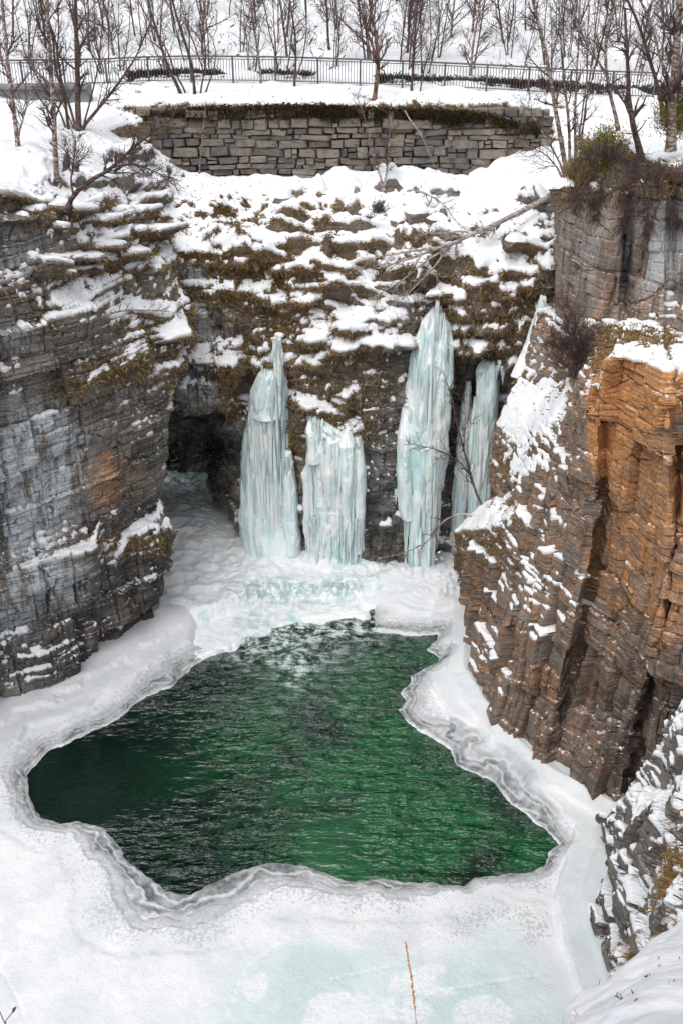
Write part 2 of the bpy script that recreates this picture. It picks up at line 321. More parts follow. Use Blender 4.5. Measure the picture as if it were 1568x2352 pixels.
def build_sheet(name, cols, res, label, layers, seed, hum=0.25, humf=0.7, snow_bias=0.0, snow_t=0.16, paints=None, moss_all=0.0,
                tufts=0, tuft_len=0.22, snow_paint=None, smooth0=6, humw=1.0, snow_blur=3, broken=1.0, wwarp=0.22, tilt=1.0, warp=1.9, bumps=None, tuft_w=1.0, calm=None, rust_all=0.0, ragged=0.3, snow=True, back=None, tuft_tint=None):
    G = ctrl_grid(cols, res); G = blur(G, smooth0)
    N = normals(blur(G, 10)); nz = N[..., 2]
    steep = 1 - sst(0.45, 0.85, nz)
    D = np.zeros(G.shape[:2])
    for (h, A, bw, groove, tx) in layers:
        D += strata(G, h, A, seed + int(h * 1000), tx, bw=bw, groove=groove, wwarp=wwarp, tilt=tilt, warp=warp)
    D *= steep
    if calm:
        cx, cy = to_px(G); D *= 1 - paint(cx, cy, calm)
    D += hum * (fbm(G, humf, 5, seed + 3) - 0.5) * 2 * (0.5 + 0.5 * (1 - steep)) * humw
    if bumps is not None:
        bx, by = to_px(G); bn = 0.1 + 1.8 * fbm(G, 1.3, 3, seed + 40)
        for (x, y, a, b, hh) in bumps:
            k = np.nonzero((np.abs(bx - x) < 1.8 * a) & (np.abs(by - y) < 1.8 * b)); q = ((bx[k] - x) / a) ** 2 + ((by[k] - y) / b) ** 2; D[k] += hh * bn[k] * np.exp(-q * q * 0.8)
    D += steep * ragged * (fbm(G, 1.6, 4, seed + 45) - .5)
    rough = fbm(G, 1.5, 4, seed + 44); D += (1 - steep) * 0.25 * (rough - .5)
    Nh = N.copy(); Nh[..., 2] *= 0.3; Nh /= np.maximum(np.linalg.norm(Nh, axis=2, keepdims=True), 1e-6)
    dirn = Nh * steep[..., None] + N * (1 - steep[..., None])
    G = G + dirn * D[..., None]
    nf = normals(G); up = nf[..., 2]
    px, py = to_px(G)
    at_ = {k: np.zeros(G.shape[:2]) for k in ('rust', 'moss', 'streak', 'dark')}
    for k, bl in (paints or {}).items(): at_[k] = paint(px, py, bl)
    at_['rust'] = np.maximum(at_['rust'], rust_all)
    at_['moss'] = np.clip(np.maximum(at_['moss'], moss_all) * (0.45 + 0.9 * fbm(G, 0.8, 3, seed + 8)), 0, 1)
    # quads' upward share, spread to vertices
    e1 = G[1:, 1:] - G[:-1, :-1]; e2 = G[1:, :-1] - G[:-1, 1:]
    fn = np.cross(e2, e1); ln = np.linalg.norm(fn, axis=2); fu = -fn[..., 2] / np.maximum(ln, 1e-9)
    if np.mean(fu) * np.mean(nf[..., 2]) < 0: fu = -fu
    vu = np.full(G.shape[:2], -1.0)
    vu[:-1, :-1] = fu; vu[1:, :-1] = np.maximum(vu[1:, :-1], fu); vu[:-1, 1:] = np.maximum(vu[:-1, 1:], fu); vu[1:, 1:] = np.maximum(vu[1:, 1:], fu)
    sp = np.full(G.shape[:2], snow_bias)
    for (x, y, a, b, w) in (snow_paint or []):
        sp = sp + w * np.exp(-((px - x) / a) ** 2 - ((py - y) / b) ** 2)
    nz1 = fbm(G, 0.9, 4, seed + 21) - 0.5; nz2 = fbm(G, 3.4, 3, seed + 22) - 0.5; nz3 = fbm(G, 8.0, 2, seed + 24) - 0.5
    upb = blur(np.clip(0.5 * vu + 0.5 * up, -0.3, 1), snow_blur)
    mask = sst(0.54, 0.66, 0.75 * upb + 0.25 * vu + sp + (0.8 * nz1 + 0.95 * nz2 + 0.45 * nz3) * broken)
    mb = blur(mask, 1)
    nv, nu = G.shape[:2]
    o = link(name, mesh_np(name, G, grid_faces(nv, nu), {k: v.ravel() for k, v in at_.items()}, False), M['rock'])
    tag(o, label, None, None, 'structure')
    SHEETS[name] = (G, px, py, mb)
    if snow:
        t = sst(0.25, 0.8, mb)
        th = snow_t * (0.55 + 0.9 * fbm(G, 1.6, 3, seed + 31))
        S = G + np.array([0, 0, 1.0]) * (t * th)[..., None] + nf * (t * th * 0.35 - 0.07 * (1 - t))[..., None]
        S = S * 0.6 + blur(S, 1) * 0.4
        m4 = np.maximum(np.maximum(mb[:-1, :-1], mb[1:, :-1]), np.maximum(mb[:-1, 1:], mb[1:, 1:]))
        keep = m4 > 0.12
        s = link('snow_cover', mesh_np('snow_cover', S, grid_faces(nv, nu, keep), None, True), M['snow'])
        tag(s, 'snow lying on the ' + label, None, None, 'stuff')
    if tufts:
        w = 0.012 * (mb > .5) * (up > .5) + np.clip(at_['moss'], 0, 1) * (1 - mb) * (0.15 + np.clip(blur(mask, 14) * 2.5, 0, 1)) + 1e-9
        add_tufts(G, nf, w, tufts, tuft_len, seed, 'the ' + label, tuft_tint, width=tuft_w)
    return G
def add_tufts(G, nf, w, n, length, seed, what, tint=None, name='dry_grass', upright=0.0, width=1.0):
    rng = np.random.default_rng(seed); P = G.reshape(-1, 3); NN = nf.reshape(-1, 3); w = w.ravel().astype(float); w /= w.sum()
    k = rng.choice(len(P), n, p=w); b = P[k] + rng.normal(0, 0.05, (n, 3)); nn = NN[k]
    d = nn * 0.7 + rng.normal(0, 0.55, (n, 3)); d[:, 2] += -0.25 + upright + rng.normal(0, 0.35, n)
    d /= np.linalg.norm(d, axis=1, keepdims=True)
    L = length * rng.uniform(0.35, 1.2, n)[:, None]; side = np.cross(d, rng.normal(0, 1, (n, 3))); side /= np.linalg.norm(side, axis=1, keepdims=True)
    wd = rng.uniform(0.006, 0.02, n)[:, None] * width
    v0 = b - side * wd - nn * 0.03; v1 = b + side * wd - nn * 0.03; v2 = b + d * L * 0.6 + side * wd * 0.6; v3 = b + d * L - np.array([0, 0, 1.0]) * L * 0.25
    V = np.stack([v0, v1, v2, v3], 1).reshape(-1, 3)
    pal = np.array(tint or [(0.16, 0.095, 0.058), (0.24, 0.155, 0.08), (0.36, 0.26, 0.1), (0.24, 0.2, 0.07), (0.13, 0.078, 0.058), (0.42, 0.3, 0.17)])
    c = pal[(rng.random(n) ** 1.3 * len(pal)).astype(int)] * rng.uniform(0.7, 1.25, (n, 1))
    me = mesh_np(name, V, np.arange(n * 4).reshape(-1, 4), {'tint': np.repeat(c, 4, 0)})
    o = link(name, me, M['veg']); tag(o, 'dry brown grass and moss on ' + what, None, None, 'stuff'); return o

def rbumps(seed, n, r):
    g = random.Random(seed); return [(g.uniform(r[0], r[1]), g.uniform(r[2], r[3]), g.choice((10, 16, 22, 30, 46, 60)) * g.uniform(.8, 1.2), g.uniform(6, 15), g.uniform(0.15, 0.5)) for _ in range(n)]
TXL = (0.707, 0.707); TXR = (0.55, -0.83); TXB = (1, 0.05)
# left cliff with the snowy slope above it
left_cols = [
 [(-330,215,49),(-330,330,38),(-330,430,27),(-330,470,25),(-330,640,24.4),(-330,660,23.9),(-330,760,23.7),(-330,840,23.4),(-330,900,23.4),(-330,1180,23.2),(-330,1420,23.0),(-330,1445,22.6),(-330,1600,22.5),(-330,1900,22.4)],
 [(0,215,49),(0,330,39),(0,420,31.5),(0,450,29.6),(0,620,29.0),(0,640,28.5),(0,720,28.3),(0,830,28.2),(0,850,27.9),(0,1000,27.8),(0,1300,27.6),(0,1320,27.5),(0,1450,27.4),(0,1650,27.2)],
 [(110,222,49),(110,330,41),(110,420,34),(110,465,31.2),(110,600,30.6),(110,640,30.2),(110,715,29.2),(110,790,29.0),(110,890,28.8),(110,1000,28.7),(110,1275,28.6),(110,1295,28.3),(110,1450,28.2),(110,1610,27.8)],
 [(210,228,49),(210,330,43),(210,410,37.5),(210,470,34),(210,560,32.6),(210,635,32),(210,715,30.6),(210,780,30.4),(215,860,30.1),(210,880,29.8),(210,1242,30.0),(210,1266,29.1),(210,1400,29.4),(205,1555,29.0)],
 [(300,262,48),(300,350,44.5),(300,420,40.5),(300,490,37),(300,555,34.4),(300,620,33.6),(300,690,33.2),(300,725,32.3),(310,800,31.9),(310,830,31.5),(305,1020,31.4),(305,1212,31.9),(305,1236,30.7),(290,1500,30.6)],
 [(350,320,46.6),(350,400,45),(350,450,42),(350,510,39.5),(352,570,37),(356,630,35.5),(365,695,34.4),(375,730,33.6),(385,790,32.9),(375,850,32.5),(362,1020,32.3),(352,1185,32.7),(362,1222,31.4),(345,1460,31.6)],
 [(372,345,46.4),(380,410,45),(380,460,43),(385,520,41),(392,580,38.6),(400,640,36.9),(415,700,35.6),(430,740,34.6),(446,775,33.6),(400,870,33.2),(396,1000,33.0),(366,1130,33.3),(394,1214,32.2),(372,1450,32.0)],
 [(380,350,46.6),(395,415,45.6),(395,470,44),(398,530,42),(405,590,41),(410,650,40),(415,710,39.5),(425,750,39),(430,790,38.6),(390,880,38.4),(372,980,38.2),(350,1080,38.2),(352,1140,37.5),(345,1260,36.8)],
 [(375,350,47),(390,415,46.5),(390,470,45.5),(392,530,45),(395,590,44.5),(398,650,44),(398,710,43.8),(398,750,43.6),(390,790,43.5),(350,880,43.4),(330,960,43.2),(300,1050,43.2),(300,1090,43),(300,1150,43)]]
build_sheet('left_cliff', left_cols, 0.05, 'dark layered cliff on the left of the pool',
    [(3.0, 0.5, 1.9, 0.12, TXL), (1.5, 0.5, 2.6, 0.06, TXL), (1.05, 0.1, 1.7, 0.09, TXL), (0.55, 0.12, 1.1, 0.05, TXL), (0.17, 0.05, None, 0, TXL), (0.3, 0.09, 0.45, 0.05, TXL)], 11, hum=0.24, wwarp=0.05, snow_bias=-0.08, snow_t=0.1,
    paints=dict(rust=[(235,1100,60,80,0.62),(300,1090,40,60,0.4),(200,1350,200,150,.18),(100,700,200,200,.2),(20,800,60,40,0.3)],
                streak=[(90,1080,90,130,1.0),(60,1230,60,60,0.9),(130,1330,90,60,0.8),(30,1380,60,110,0.8),(40,570,70,70,0.5),(200,880,40,30,0.3),(320,880,60,30,0.35),(20,760,60,40,0.4)],
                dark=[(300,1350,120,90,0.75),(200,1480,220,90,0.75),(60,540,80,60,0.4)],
                moss=[(120,480,140,40,1),(330,560,150,80,1),(230,600,70,40,1),(380,740,90,60,1),(270,850,90,40,1),(400,850,30,60,.8),(60,690,80,60,.4),(300,1250,110,22,1),(170,900,60,40,.7),(60,490,60,30,.9),(160,640,60,60,.6)]),
    calm=[(60,1050,200,170,.2),(270,1100,80,110,.4),(60,540,90,60,.2)], tufts=42000, tuft_len=0.17, bumps=rbumps(1, 46, (0, 400, 330, 640)),
    snow_paint=[(150,280,260,90,0.4),(60,395,120,40,0.2),(200,680,80,45,0.45),(350,715,60,22,0.4),(200,540,60,60,0.3),(300,430,80,60,.2),(230,1262,170,16,0.5),(280,872,120,14,.3),(60,1000,300,80,-.25),(60,1400,300,110,-.22),(250,1130,140,70,-.25),(60,540,110,60,-.4),(60,800,100,60,-.2)])
# back cliff below the stone wall
back_cols = [
 [(300,300,47),(300,380,45),(300,450,43.5),(300,520,40.6),(300,575,39.6),(300,600,39.0),(300,655,38.8),(300,675,38.0),(300,790,37.8),(300,830,37.0),(300,930,37.2),(300,945,44.5),(300,1060,46),(300,1160,45)],
 [(345,330,46.2),(350,400,45),(350,460,43),(350,520,40.6),(350,575,39.6),(350,600,39.0),(350,655,38.8),(350,675,38.0),(350,790,37.8),(350,830,37.0),(350,930,37.2),(350,947,46),(350,1060,49),(350,1160,45)],
 [(410,388,45.9),(410,420,45),(410,470,43),(410,530,40.6),(410,580,39.6),(410,605,39.0),(410,655,38.8),(410,675,38.0),(410,790,37.8),(410,830,37.0),(410,935,37.2),(410,952,46),(410,1060,49),(410,1160,45)],
 [(480,402,45.8),(480,430,44.6),(480,480,42.8),(480,535,40.6),(480,580,39.6),(480,605,39.0),(480,650,38.8),(480,672,38.0),(480,790,37.8),(480,845,37.0),(480,940,37.2),(480,955,45),(480,1060,47),(480,1160,43.5)],
 [(540,408,45.8),(540,440,44),(540,490,42.4),(540,540,41.2),(540,585,39.6),(540,610,39.1),(540,650,38.9),(540,675,38.2),(540,780,38.0),(540,840,37.4),(530,930,37.6),(512,960,38.6),(500,1040,40.6),(500,1160,40.5)],
 [(575,408,45.8),(575,445,43.8),(575,500,42),(575,550,40.6),(575,590,39.9),(575,620,39.6),(575,670,39.2),(575,720,38.9),(575,790,38.7),(575,850,38.5),(560,930,38.4),(552,985,38.3),(552,1080,38.3),(552,1220,38.0)],
 [(640,408,45.8),(640,445,43.6),(640,505,41.6),(640,560,40),(640,600,39.4),(640,650,38.9),(640,700,38.6),(640,750,38.5),(640,810,38.2),(640,880,38),(640,960,37.9),(640,1040,37.9),(640,1140,37.9),(640,1280,37.7)],
 [(700,406,45.8),(700,445,43.4),(700,505,41.4),(700,560,39.9),(700,605,39.1),(700,650,38.5),(700,690,38.1),(700,750,37.9),(700,830,37.5),(700,900,37.4),(700,960,36.9),(700,1040,37.0),(700,1140,37.1),(700,1290,37)],
 [(790,400,45.8),(790,440,43.2),(790,500,41.3),(790,560,39.7),(790,610,38.9),(790,660,38.4),(790,700,37.9),(790,740,37.1),(790,820,36.7),(790,850,37.2),(790,960,36.8),(790,1040,36.8),(790,1140,36.8),(790,1310,36.5)],
 [(870,394,45.8),(870,440,43.2),(870,500,41.3),(870,560,39.8),(870,610,38.9),(870,660,38.3),(870,695,37.7),(870,735,36.9),(870,800,36.8),(870,850,37.0),(870,960,36.7),(870,1050,36.6),(870,1150,36.4),(870,1335,36.1)],
 [(925,394,45.8),(925,440,43.2),(925,500,41.3),(925,560,39.8),(925,615,38.8),(925,660,38.2),(925,695,37.5),(925,735,37.1),(925,800,37),(925,850,37),(925,960,36.8),(925,1050,36.7),(925,1150,36.5),(925,1340,36.2)],
 [(985,398,45.8),(985,440,43.2),(985,505,41.2),(985,575,39.3),(985,625,38.4),(985,680,38.1),(985,720,38),(985,780,38),(985,860,38),(985,940,37.9),(985,1020,37.8),(985,1100,37.6),(985,1200,37.4),(985,1350,37)],
 [(1045,402,45.8),(1045,445,43),(1045,505,41),(1045,570,38.9),(1045,620,37.9),(1045,680,37.2),(1045,720,37),(1045,780,37),(1045,830,37.6),(1045,900,38.5),(1045,980,38.6),(1045,1080,38.5),(1045,1180,38.3),(1045,1330,38)],
 [(1120,392,45.8),(1120,440,43),(1120,500,40.6),(1120,560,38.2),(1120,620,37.3),(1120,680,36.7),(1120,740,36.4),(1120,800,36.7),(1120,840,37.3),(1120,900,38),(1120,980,38),(1120,1080,38),(1120,1180,37.8),(1120,1330,37.6)],
 [(1190,350,46),(1190,420,43),(1190,480,40.4),(1190,540,37.9),(1190,600,36.9),(1190,660,36.3),(1190,720,36),(1190,780,36.2),(1190,840,36.6),(1190,900,37),(1190,980,37),(1190,1080,37),(1190,1180,37),(1190,1330,37)],
 [(1262,305,47),(1262,370,44),(1262,430,40.5),(1262,500,37.6),(1262,560,36.5),(1262,640,36),(1262,720,35.8),(1262,780,35.8),(1262,840,36),(1262,900,36),(1262,980,36),(1262,1080,36),(1262,1180,36),(1262,1330,36)],
 [(1330,290,47.5),(1330,340,45),(1330,400,41.5),(1330,470,38.5),(1330,560,37),(1330,640,36.5),(1330,720,36.2),(1330,780,36.2),(1330,840,36),(1330,900,36),(1330,980,36),(1330,1080,36),(1330,1180,36),(1330,1330,36)]]
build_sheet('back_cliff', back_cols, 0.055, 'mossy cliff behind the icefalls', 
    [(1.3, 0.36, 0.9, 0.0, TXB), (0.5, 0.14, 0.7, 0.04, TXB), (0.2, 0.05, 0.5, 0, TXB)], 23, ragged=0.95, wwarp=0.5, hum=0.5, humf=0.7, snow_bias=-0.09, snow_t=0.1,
    paints=dict(rust=[(1220,780,40,60,.2)], streak=[(450,635,110,25,.9),(480,740,80,50,.45),(470,900,60,30,.5),(890,1050,40,120,.35),(520,970,30,30,.6)],
                dark=[(880,1100,60,260,.7),(450,1050,100,60,1),(1060,980,90,160,.7),(980,680,40,60,.8)],  # the cave-mouth patch paints the cave's shade into the rock colour
                moss=[(450,480,140,50,1),(450,590,130,18,1),(450,672,120,14,.9),(530,880,40,50,.5),(640,640,130,110,1),(700,800,130,110,.9),(850,600,200,70,.9),(1130,700,120,110,1),(760,900,130,90,.7),(1150,560,120,60,.8),(700,490,120,40,.9),(660,1020,30,60,.8),(860,520,140,40,.5)]),
    tufts=90000, tuft_len=0.18, bumps=rbumps(2, 90, (360, 1260, 425, 700)) + rbumps(3, 55, (560, 1200, 600, 940)), 
    snow_paint=[(800,425,460,30,0.35),(1000,500,160,60,0.12),(820,765,115,60,0.55),(1180,640,70,110,0.25),(480,835,60,20,.4),(480,560,100,25,.25),(760,940,90,40,.2),(880,1120,60,200,-.15),(660,700,70,60,.08),(470,720,90,40,-.3),(450,1040,130,110,-.8),(1120,780,80,60,-.1),(450,600,90,22,-.25),(1060,1000,80,160,-.4)])
# right cliff: spur, orange face, upper dark face
right_cols = [
 [(1350,430,41),(1340,560,40),(1330,640,40),(1300,720,39.5),(1290,860,39),(1270,1000,38.5),(1250,1150,38),(1150,1235,37.5),(1150,1300,37.5),(1150,1350,37),(1150,1400,37),(1150,1440,36.5)],
 [(1278,435,36.2),(1266,545,35.9),(1262,620,35.7),(1256,700,35.3),(1190,855,33.8),(1128,985,33.0),(1112,1150,32.5),(1034,1228,32.1),(1036,1300,32.2),(1072,1375,32.2),(1072,1410,32.1),(1070,1470,31.7)],
 [(1298,428,34.2),(1290,560,34),(1286,640,33.8),(1285,740,33.5),(1262,880,32.4),(1205,985,31.3),(1165,1120,30.4),(1120,1215,29.8),(1105,1300,29.6),(1085,1420,29.2),(1072,1490,29),(1062,1575,28.6)],
 [(1370,424,32.6),(1350,560,32.2),(1345,640,32),(1340,730,31.6),(1325,850,30.6),(1300,960,28.9),(1275,1090,28),(1245,1210,27.3),(1222,1330,26.8),(1190,1440,26.2),(1160,1570,26),(1138,1705,25.6)],
 [(1440,420,31.7),(1422,560,31.1),(1420,650,30.9),(1410,740,30.4),(1392,790,27.6),(1380,850,26.4),(1372,960,25.4),(1362,1150,24.9),(1338,1330,24.5),(1303,1480,24.2),(1272,1620,24.5),(1240,1800,23.6)],
 [(1448,420,32.3),(1432,560,31.8),(1430,650,31.4),(1416,745,30.6),(1398,785,27.4),(1392,830,26.4),(1390,960,26.2),(1384,1150,26.0),(1362,1330,25.8),(1330,1480,25.6),(1296,1620,25.2),(1262,1812,23.5)],
 [(1456,420,31.6),(1446,560,31.0),(1444,650,30.7),(1436,745,30.0),(1416,790,26.6),(1404,820,25.2),(1402,960,25.0),(1398,1150,25.0),(1378,1330,24.9),(1345,1480,24.8),(1318,1620,24.7),(1290,1828,23.2)],
 [(1500,418,30.7),(1490,560,30.2),(1490,660,30),(1488,745,29.4),(1492,790,26.2),(1500,835,24.2),(1496,980,23.6),(1500,1150,23.2),(1498,1330,22.8),(1470,1500,22.6),(1420,1660,23.2),(1385,1888,22.1)],
 [(1530,416,30.4),(1525,560,30.0),(1525,665,29.7),(1520,755,29.0),(1522,800,25.8),(1530,850,23.6),(1532,980,23.0),(1536,1150,22.6),(1530,1330,22.2),(1500,1500,22.1),(1445,1670,22.6),(1402,1898,21.9)],
 [(1545,414,30.8),(1540,560,30.4),(1540,670,30.1),(1535,760,29.2),(1538,805,26.0),(1550,855,24.4),(1556,980,24.0),(1560,1150,23.8),(1552,1330,23.5),(1522,1500,23.4),(1468,1680,23.3),(1425,1905,22.4)],
 [(1580,412,30),(1575,560,29.6),(1572,680,29.4),(1570,770,28.6),(1575,810,25.4),(1600,870,23.0),(1590,1000,22.7),(1580,1150,22.4),(1560,1330,22.1),(1535,1500,21.9),(1500,1700,21.9),(1490,1930,21.5)],
 [(1800,400,28.5),(1800,560,28),(1800,700,27.6),(1800,790,27),(1800,850,24),(1800,950,22),(1790,1050,21.6),(1780,1200,21.4),(1760,1400,21.2),(1740,1600,21),(1720,1800,20.8),(1700,2050,20.4)]]
build_sheet('right_cliff', right_cols, 0.042, 'jointed orange and grey rock face right of the pool',
    [(6.0, 0.7, 2.0, 0.2, TXR), (2.4, 0.5, 1.0, 0.12, TXR), (0.9, 0.2, 0.55, 0.06, TXR), (0.3, 0.06, 0.4, 0.03, TXR)], 37, hum=0.03, snow_bias=-0.1, broken=0.5, rust_all=0.48, ragged=0.025, snow_blur=5, wwarp=0.03, tilt=1.3, warp=1.0, snow_t=0.08,
    paints=dict(rust=[(1470,880,130,130,1.0),(1500,1120,130,190,.7),(1430,1290,120,140,.62),(1400,950,60,170,1),(1240,1570,60,60,.6),(1180,1330,50,90,.3),(1330,1000,50,120,.35),(1540,1380,110,130,.62),(1300,1250,120,160,.5),(1320,590,60,40,.22)],
                streak=[(1520,560,90,110,.55),(1350,560,80,120,.25)],
                dark=[(1440,560,14,170,1),(1480,1720,110,160,.75),(1250,1650,60,110,.5),(1400,1800,100,80,.5),(1510,480,70,60,.4)],
                moss=[(1290,440,60,30,.9),(1120,1060,60,60,.4),(1080,1260,60,50,.6),(1200,930,80,50,.4),(1330,820,50,40,.5),(1500,420,90,30,1),(1150,1180,60,40,.5),(1470,780,110,24,.9)]),
    tufts=16000, tuft_len=0.16, smooth0=3, calm=[(1420,560,190,150,.55),(1200,960,70,60,.75),(1190,1060,60,40,.6),(1110,1215,60,45,.7),(1270,1350,55,60,.6),(1480,1100,90,200,.3)],
    snow_paint=[(1200,950,85,70,.55),(1190,1060,80,50,.45),(1110,1220,75,60,.5),(1270,1350,75,90,.42),(1470,780,110,30,-.42),(1270,1180,90,50,.15),(1150,1300,60,50,.3),(1090,1490,30,25,.3),(1500,1150,110,250,-.35),(1480,560,160,110,-.35),(1300,560,60,130,-.2),(1350,1650,180,170,-.25),(1385,900,60,90,-.2)])
# nearer rib at the lower right
rib_cols = [
 [(1740,1480,20.5),(1680,1560,20.6),(1640,1640,21),(1560,1740,21.7),(1490,1820,22.3),(1425,1900,22.2)],
 [(1760,1500,18),(1670,1580,18.4),(1590,1640,19.2),(1530,1710,20.1),(1475,1785,21.0),(1412,1905,21.6)],
 [(1760,1600,15.5),(1670,1680,16.4),(1590,1760,17.2),(1520,1850,18.1),(1455,1925,18.9),(1392,2020,19.7)],
 [(1760,1740,13.4),(1670,1800,14.2),(1590,1880,15.1),(1520,1945,16.1),(1445,2010,17.1),(1370,2115,18.3)],
 [(1760,1850,11.8),(1670,1920,12.4),(1590,1995,13.3),(1520,2055,14.2),(1455,2110,15.4),(1392,2210,17.0)],
 [(1760,1960,10.0),(1670,2020,10.6),(1590,2080,11.4),(1530,2140,12.3),(1485,2190,13.6),(1420,2270,16.1)],
 [(1760,2070,8.2),(1670,2120,8.8),(1600,2170,9.6),(1550,2220,10.6),(1510,2270,12),(1440,2370,15)],
 [(1760,2300,6.5),(1670,2340,7.2),(1600,2370,8),(1550,2400,9),(1510,2440,10.5),(1460,2520,13.5)]]
TXN = (0.5, 0.86)
build_sheet('rock_rib', rib_cols, 0.035, 'snow-dusted rock rib in the lower right corner', 
    [(1.5, 0.8, 1.2, 0.06, TXN), (0.6, 0.35, 0.7, 0.05, TXN), (0.2, 0.08, 0.4, 0.02, TXN)], 51, hum=0.04, ragged=0.03, wwarp=0.03, tilt=1.3, warp=1.0, broken=.7, snow_bias=-0.05, snow_t=0.13,
    paints=dict(moss=[(1575,2060,40,120,.9),(1500,2215,50,30,.7)], dark=[(1440,2000,80,200,.35)]), tufts=3500, tuft_len=0.26, tuft_w=0.28, smooth0=3,
    tuft_tint=[(0.3,0.18,0.07),(0.42,0.27,0.11),(0.2,0.13,0.05),(0.15,0.15,0.04)],
    snow_paint=[(1480,2170,40,35,.5),(1490,1790,30,60,.3),(1440,2080,30,40,.25),(1530,1960,30,50,.2)])
# bank at the photographer's feet
def bank_pt(x, y, z): return np.array([x, y, z], float)
near_cols = [
 [bank_pt(-8,-4,21.6),bank_pt(-8,-0.5,21.2),bank_pt(-8,0.6,20.2),bank_pt(-8,1.6,17.5),bank_pt(-8,2.2,14)],
 [bank_pt(-2,-4,21.6),bank_pt(-2,-0.3,21.2),bank_pt(-2,0.7,20.2),bank_pt(-2,1.8,17.5),bank_pt(-2,2.4,14)],
 [bank_pt(1.2,-4,21.5),bank_pt(1.3,0.0,21.0),bank_pt(1.4,1.4,19.8),bank_pt(1.5,2.6,17.4),bank_pt(1.6,3.2,13.5)],
 [bank_pt(2.3,-4,21.4),bank_pt(2.2,0.8,20.4),at(1330,2520,3.2),at(1300,2345,5.6),at(1292,2352,6.2)+np.array([0,0,-3.])],
 [bank_pt(2.9,-4,21.4),bank_pt(2.7,1.0,20.2),at(1430,2420,3.9),at(1400,2268,6.3),at(1392,2268,6.9)+np.array([0,0,-3.])],
 [bank_pt(3.5,-4,21.4),bank_pt(3.2,1.2,20.2),at(1520,2360,4.4),at(1500,2190,6.9),at(1488,2200,7.5)+np.array([0,0,-3.])],
 [bank_pt(4.4,-4,21.4),bank_pt(3.9,1.3,20.2),at(1620,2320,4.8),at(1590,2130,7.5),at(1570,2150,8.1)+np.array([0,0,-3.])],
 [bank_pt(8,-4,21.6),bank_pt(8,1.5,20.4),bank_pt(8,4.8,18.6),bank_pt(8,7.5,15.5),bank_pt(8,8.2,12)]]
near_cols = [c[::-1] for c in near_cols]
build_sheet('near_bank', near_cols, 0.04, 'snowy bank at the bottom right edge', [(0.5, 0.0, None, 0, TXN)], 63, hum=0.08, humf=1.1, broken=0.4, snow_bias=0.5, snow_t=0.14,
    moss_all=0.8, tufts=3000, tuft_len=0.16, tuft_w=0.3, tuft_tint=[(0.3,0.18,0.07),(0.42,0.27,0.11),(0.2,0.13,0.05),(0.12,0.07,0.05)])
# ground by the railing and the hillside beyond
RAIL = [(-330,203),(-150,202),(0,200),(215,198),(335,192),(450,190),(650,192),(870,199),(1100,209),(1235,216),(1320,222),(1568,230),(1900,240)]
WALLTOP = {-330:(300,44),-150:(300,44),0:(300,44),215:(290,45),335:(268,46.2),450:(247,46.4),650:(243,46.4),870:(250,46.4),1100:(262,46.4),1235:(285,46.6),1320:(322,45.5),1568:(395,32),1900:(385,29)}
bank_cols = []
for px, py in RAIL:
    b, Yb = WALLTOP[px]
    r = at(px, py + 3, 50.0); far = r + np.array([r[0] * 0.06, 3.0, 0.25])
    m1 = at(px, py * 0.5 + b * 0.5, 50 * 0.45 + Yb * 0.55); e = at(px, b, Yb)
    back = e + np.array([0, 0.7, -1.6])
    if px <= 215: m1 = at(px, 244, 47.7)
    if 330 < px < 1240: bank_cols.append([far, r, m1, e, e + np.array([0, -0.45, -0.3]), e + np.array([0, 0.1, -2.5])])
    else: bank_cols.append([far, r, m1, e, e + np.array([0, -0.5, -0.4]), e + np.array([0, -0.6, -3.0])])
build_sheet('upper_bank', bank_cols, 0.075, 'snowy verge below the railing', [(0.3, 0.1, None, 0, TXB)], 71, hum=0.22, humf=0.8, snow_bias=0.04, snow_t=0.1,
    moss_all=0.9, tufts=30000, tuft_len=0.2, snow_paint=[(x, 258, 120, 13, -.5) for x in range(360, 1240, 100)] + [(1480, 400, 160, 30, -.5), (1380, 370, 60, 30, -.4)])
def hill():
    xs = np.concatenate([np.linspace(-400, -40, 40), np.linspace(-39, 39, 380), np.linspace(40, 400, 40)])
    ys = np.concatenate([np.linspace(51.5, 85, 170), np.linspace(86, 600, 80)])
    X, Y = np.meshgrid(xs, ys[::-1]); px0 = np.array([at(p, q + 3, 50) for p, q in RAIL])
    zb = np.interp(X / Y * 50, px0[:, 0], px0[:, 2])
    P = np.stack([X, Y, zb], -1)
    Z = zb + 0.1 + np.maximum(Y - 53, 0) * 0.22 + np.maximum(Y - 60, 0) * 0.12 + (fbm(P, 0.25, 5, 5) - 0.5) * 1.1 * sst(51, 56, Y)
    Z = np.minimum(Z, 130 + 10 * fbm(P, 0.01, 3, 6))
    P[..., 2] = Z
    o = link('snowy_hillside', mesh_np('snowy_hillside', P, grid_faces(*X.shape), None, True), M['snow']); tag(o, None, None, None, 'structure')
    px, py = to_px(P); SHEETS['hill'] = (P, px, py, np.ones(X.shape)); return P
HILL = hill()
def surf(px, py, names=None):
    best = None
    for n in (names or ('left_cliff', 'back_cliff', 'right_cliff', 'upper_bank')):
        G, X, Y, _ = SHEETS[n]; d = (X - px) ** 2 + (Y - py) ** 2
        near = d < 30
        if not near.any(): near = d <= d.min() + 1e-6
        yy = np.where(near, G[..., 1], 1e9); k = np.unravel_index(np.argmin(yy), yy.shape)
        if best is None or (d[k] < 30) > best[2] or ((d[k] < 30) == best[2] and G[k][1] < best[0][1]): best = (G[k].copy(), d[k], d[k] < 30)
    return best[0]

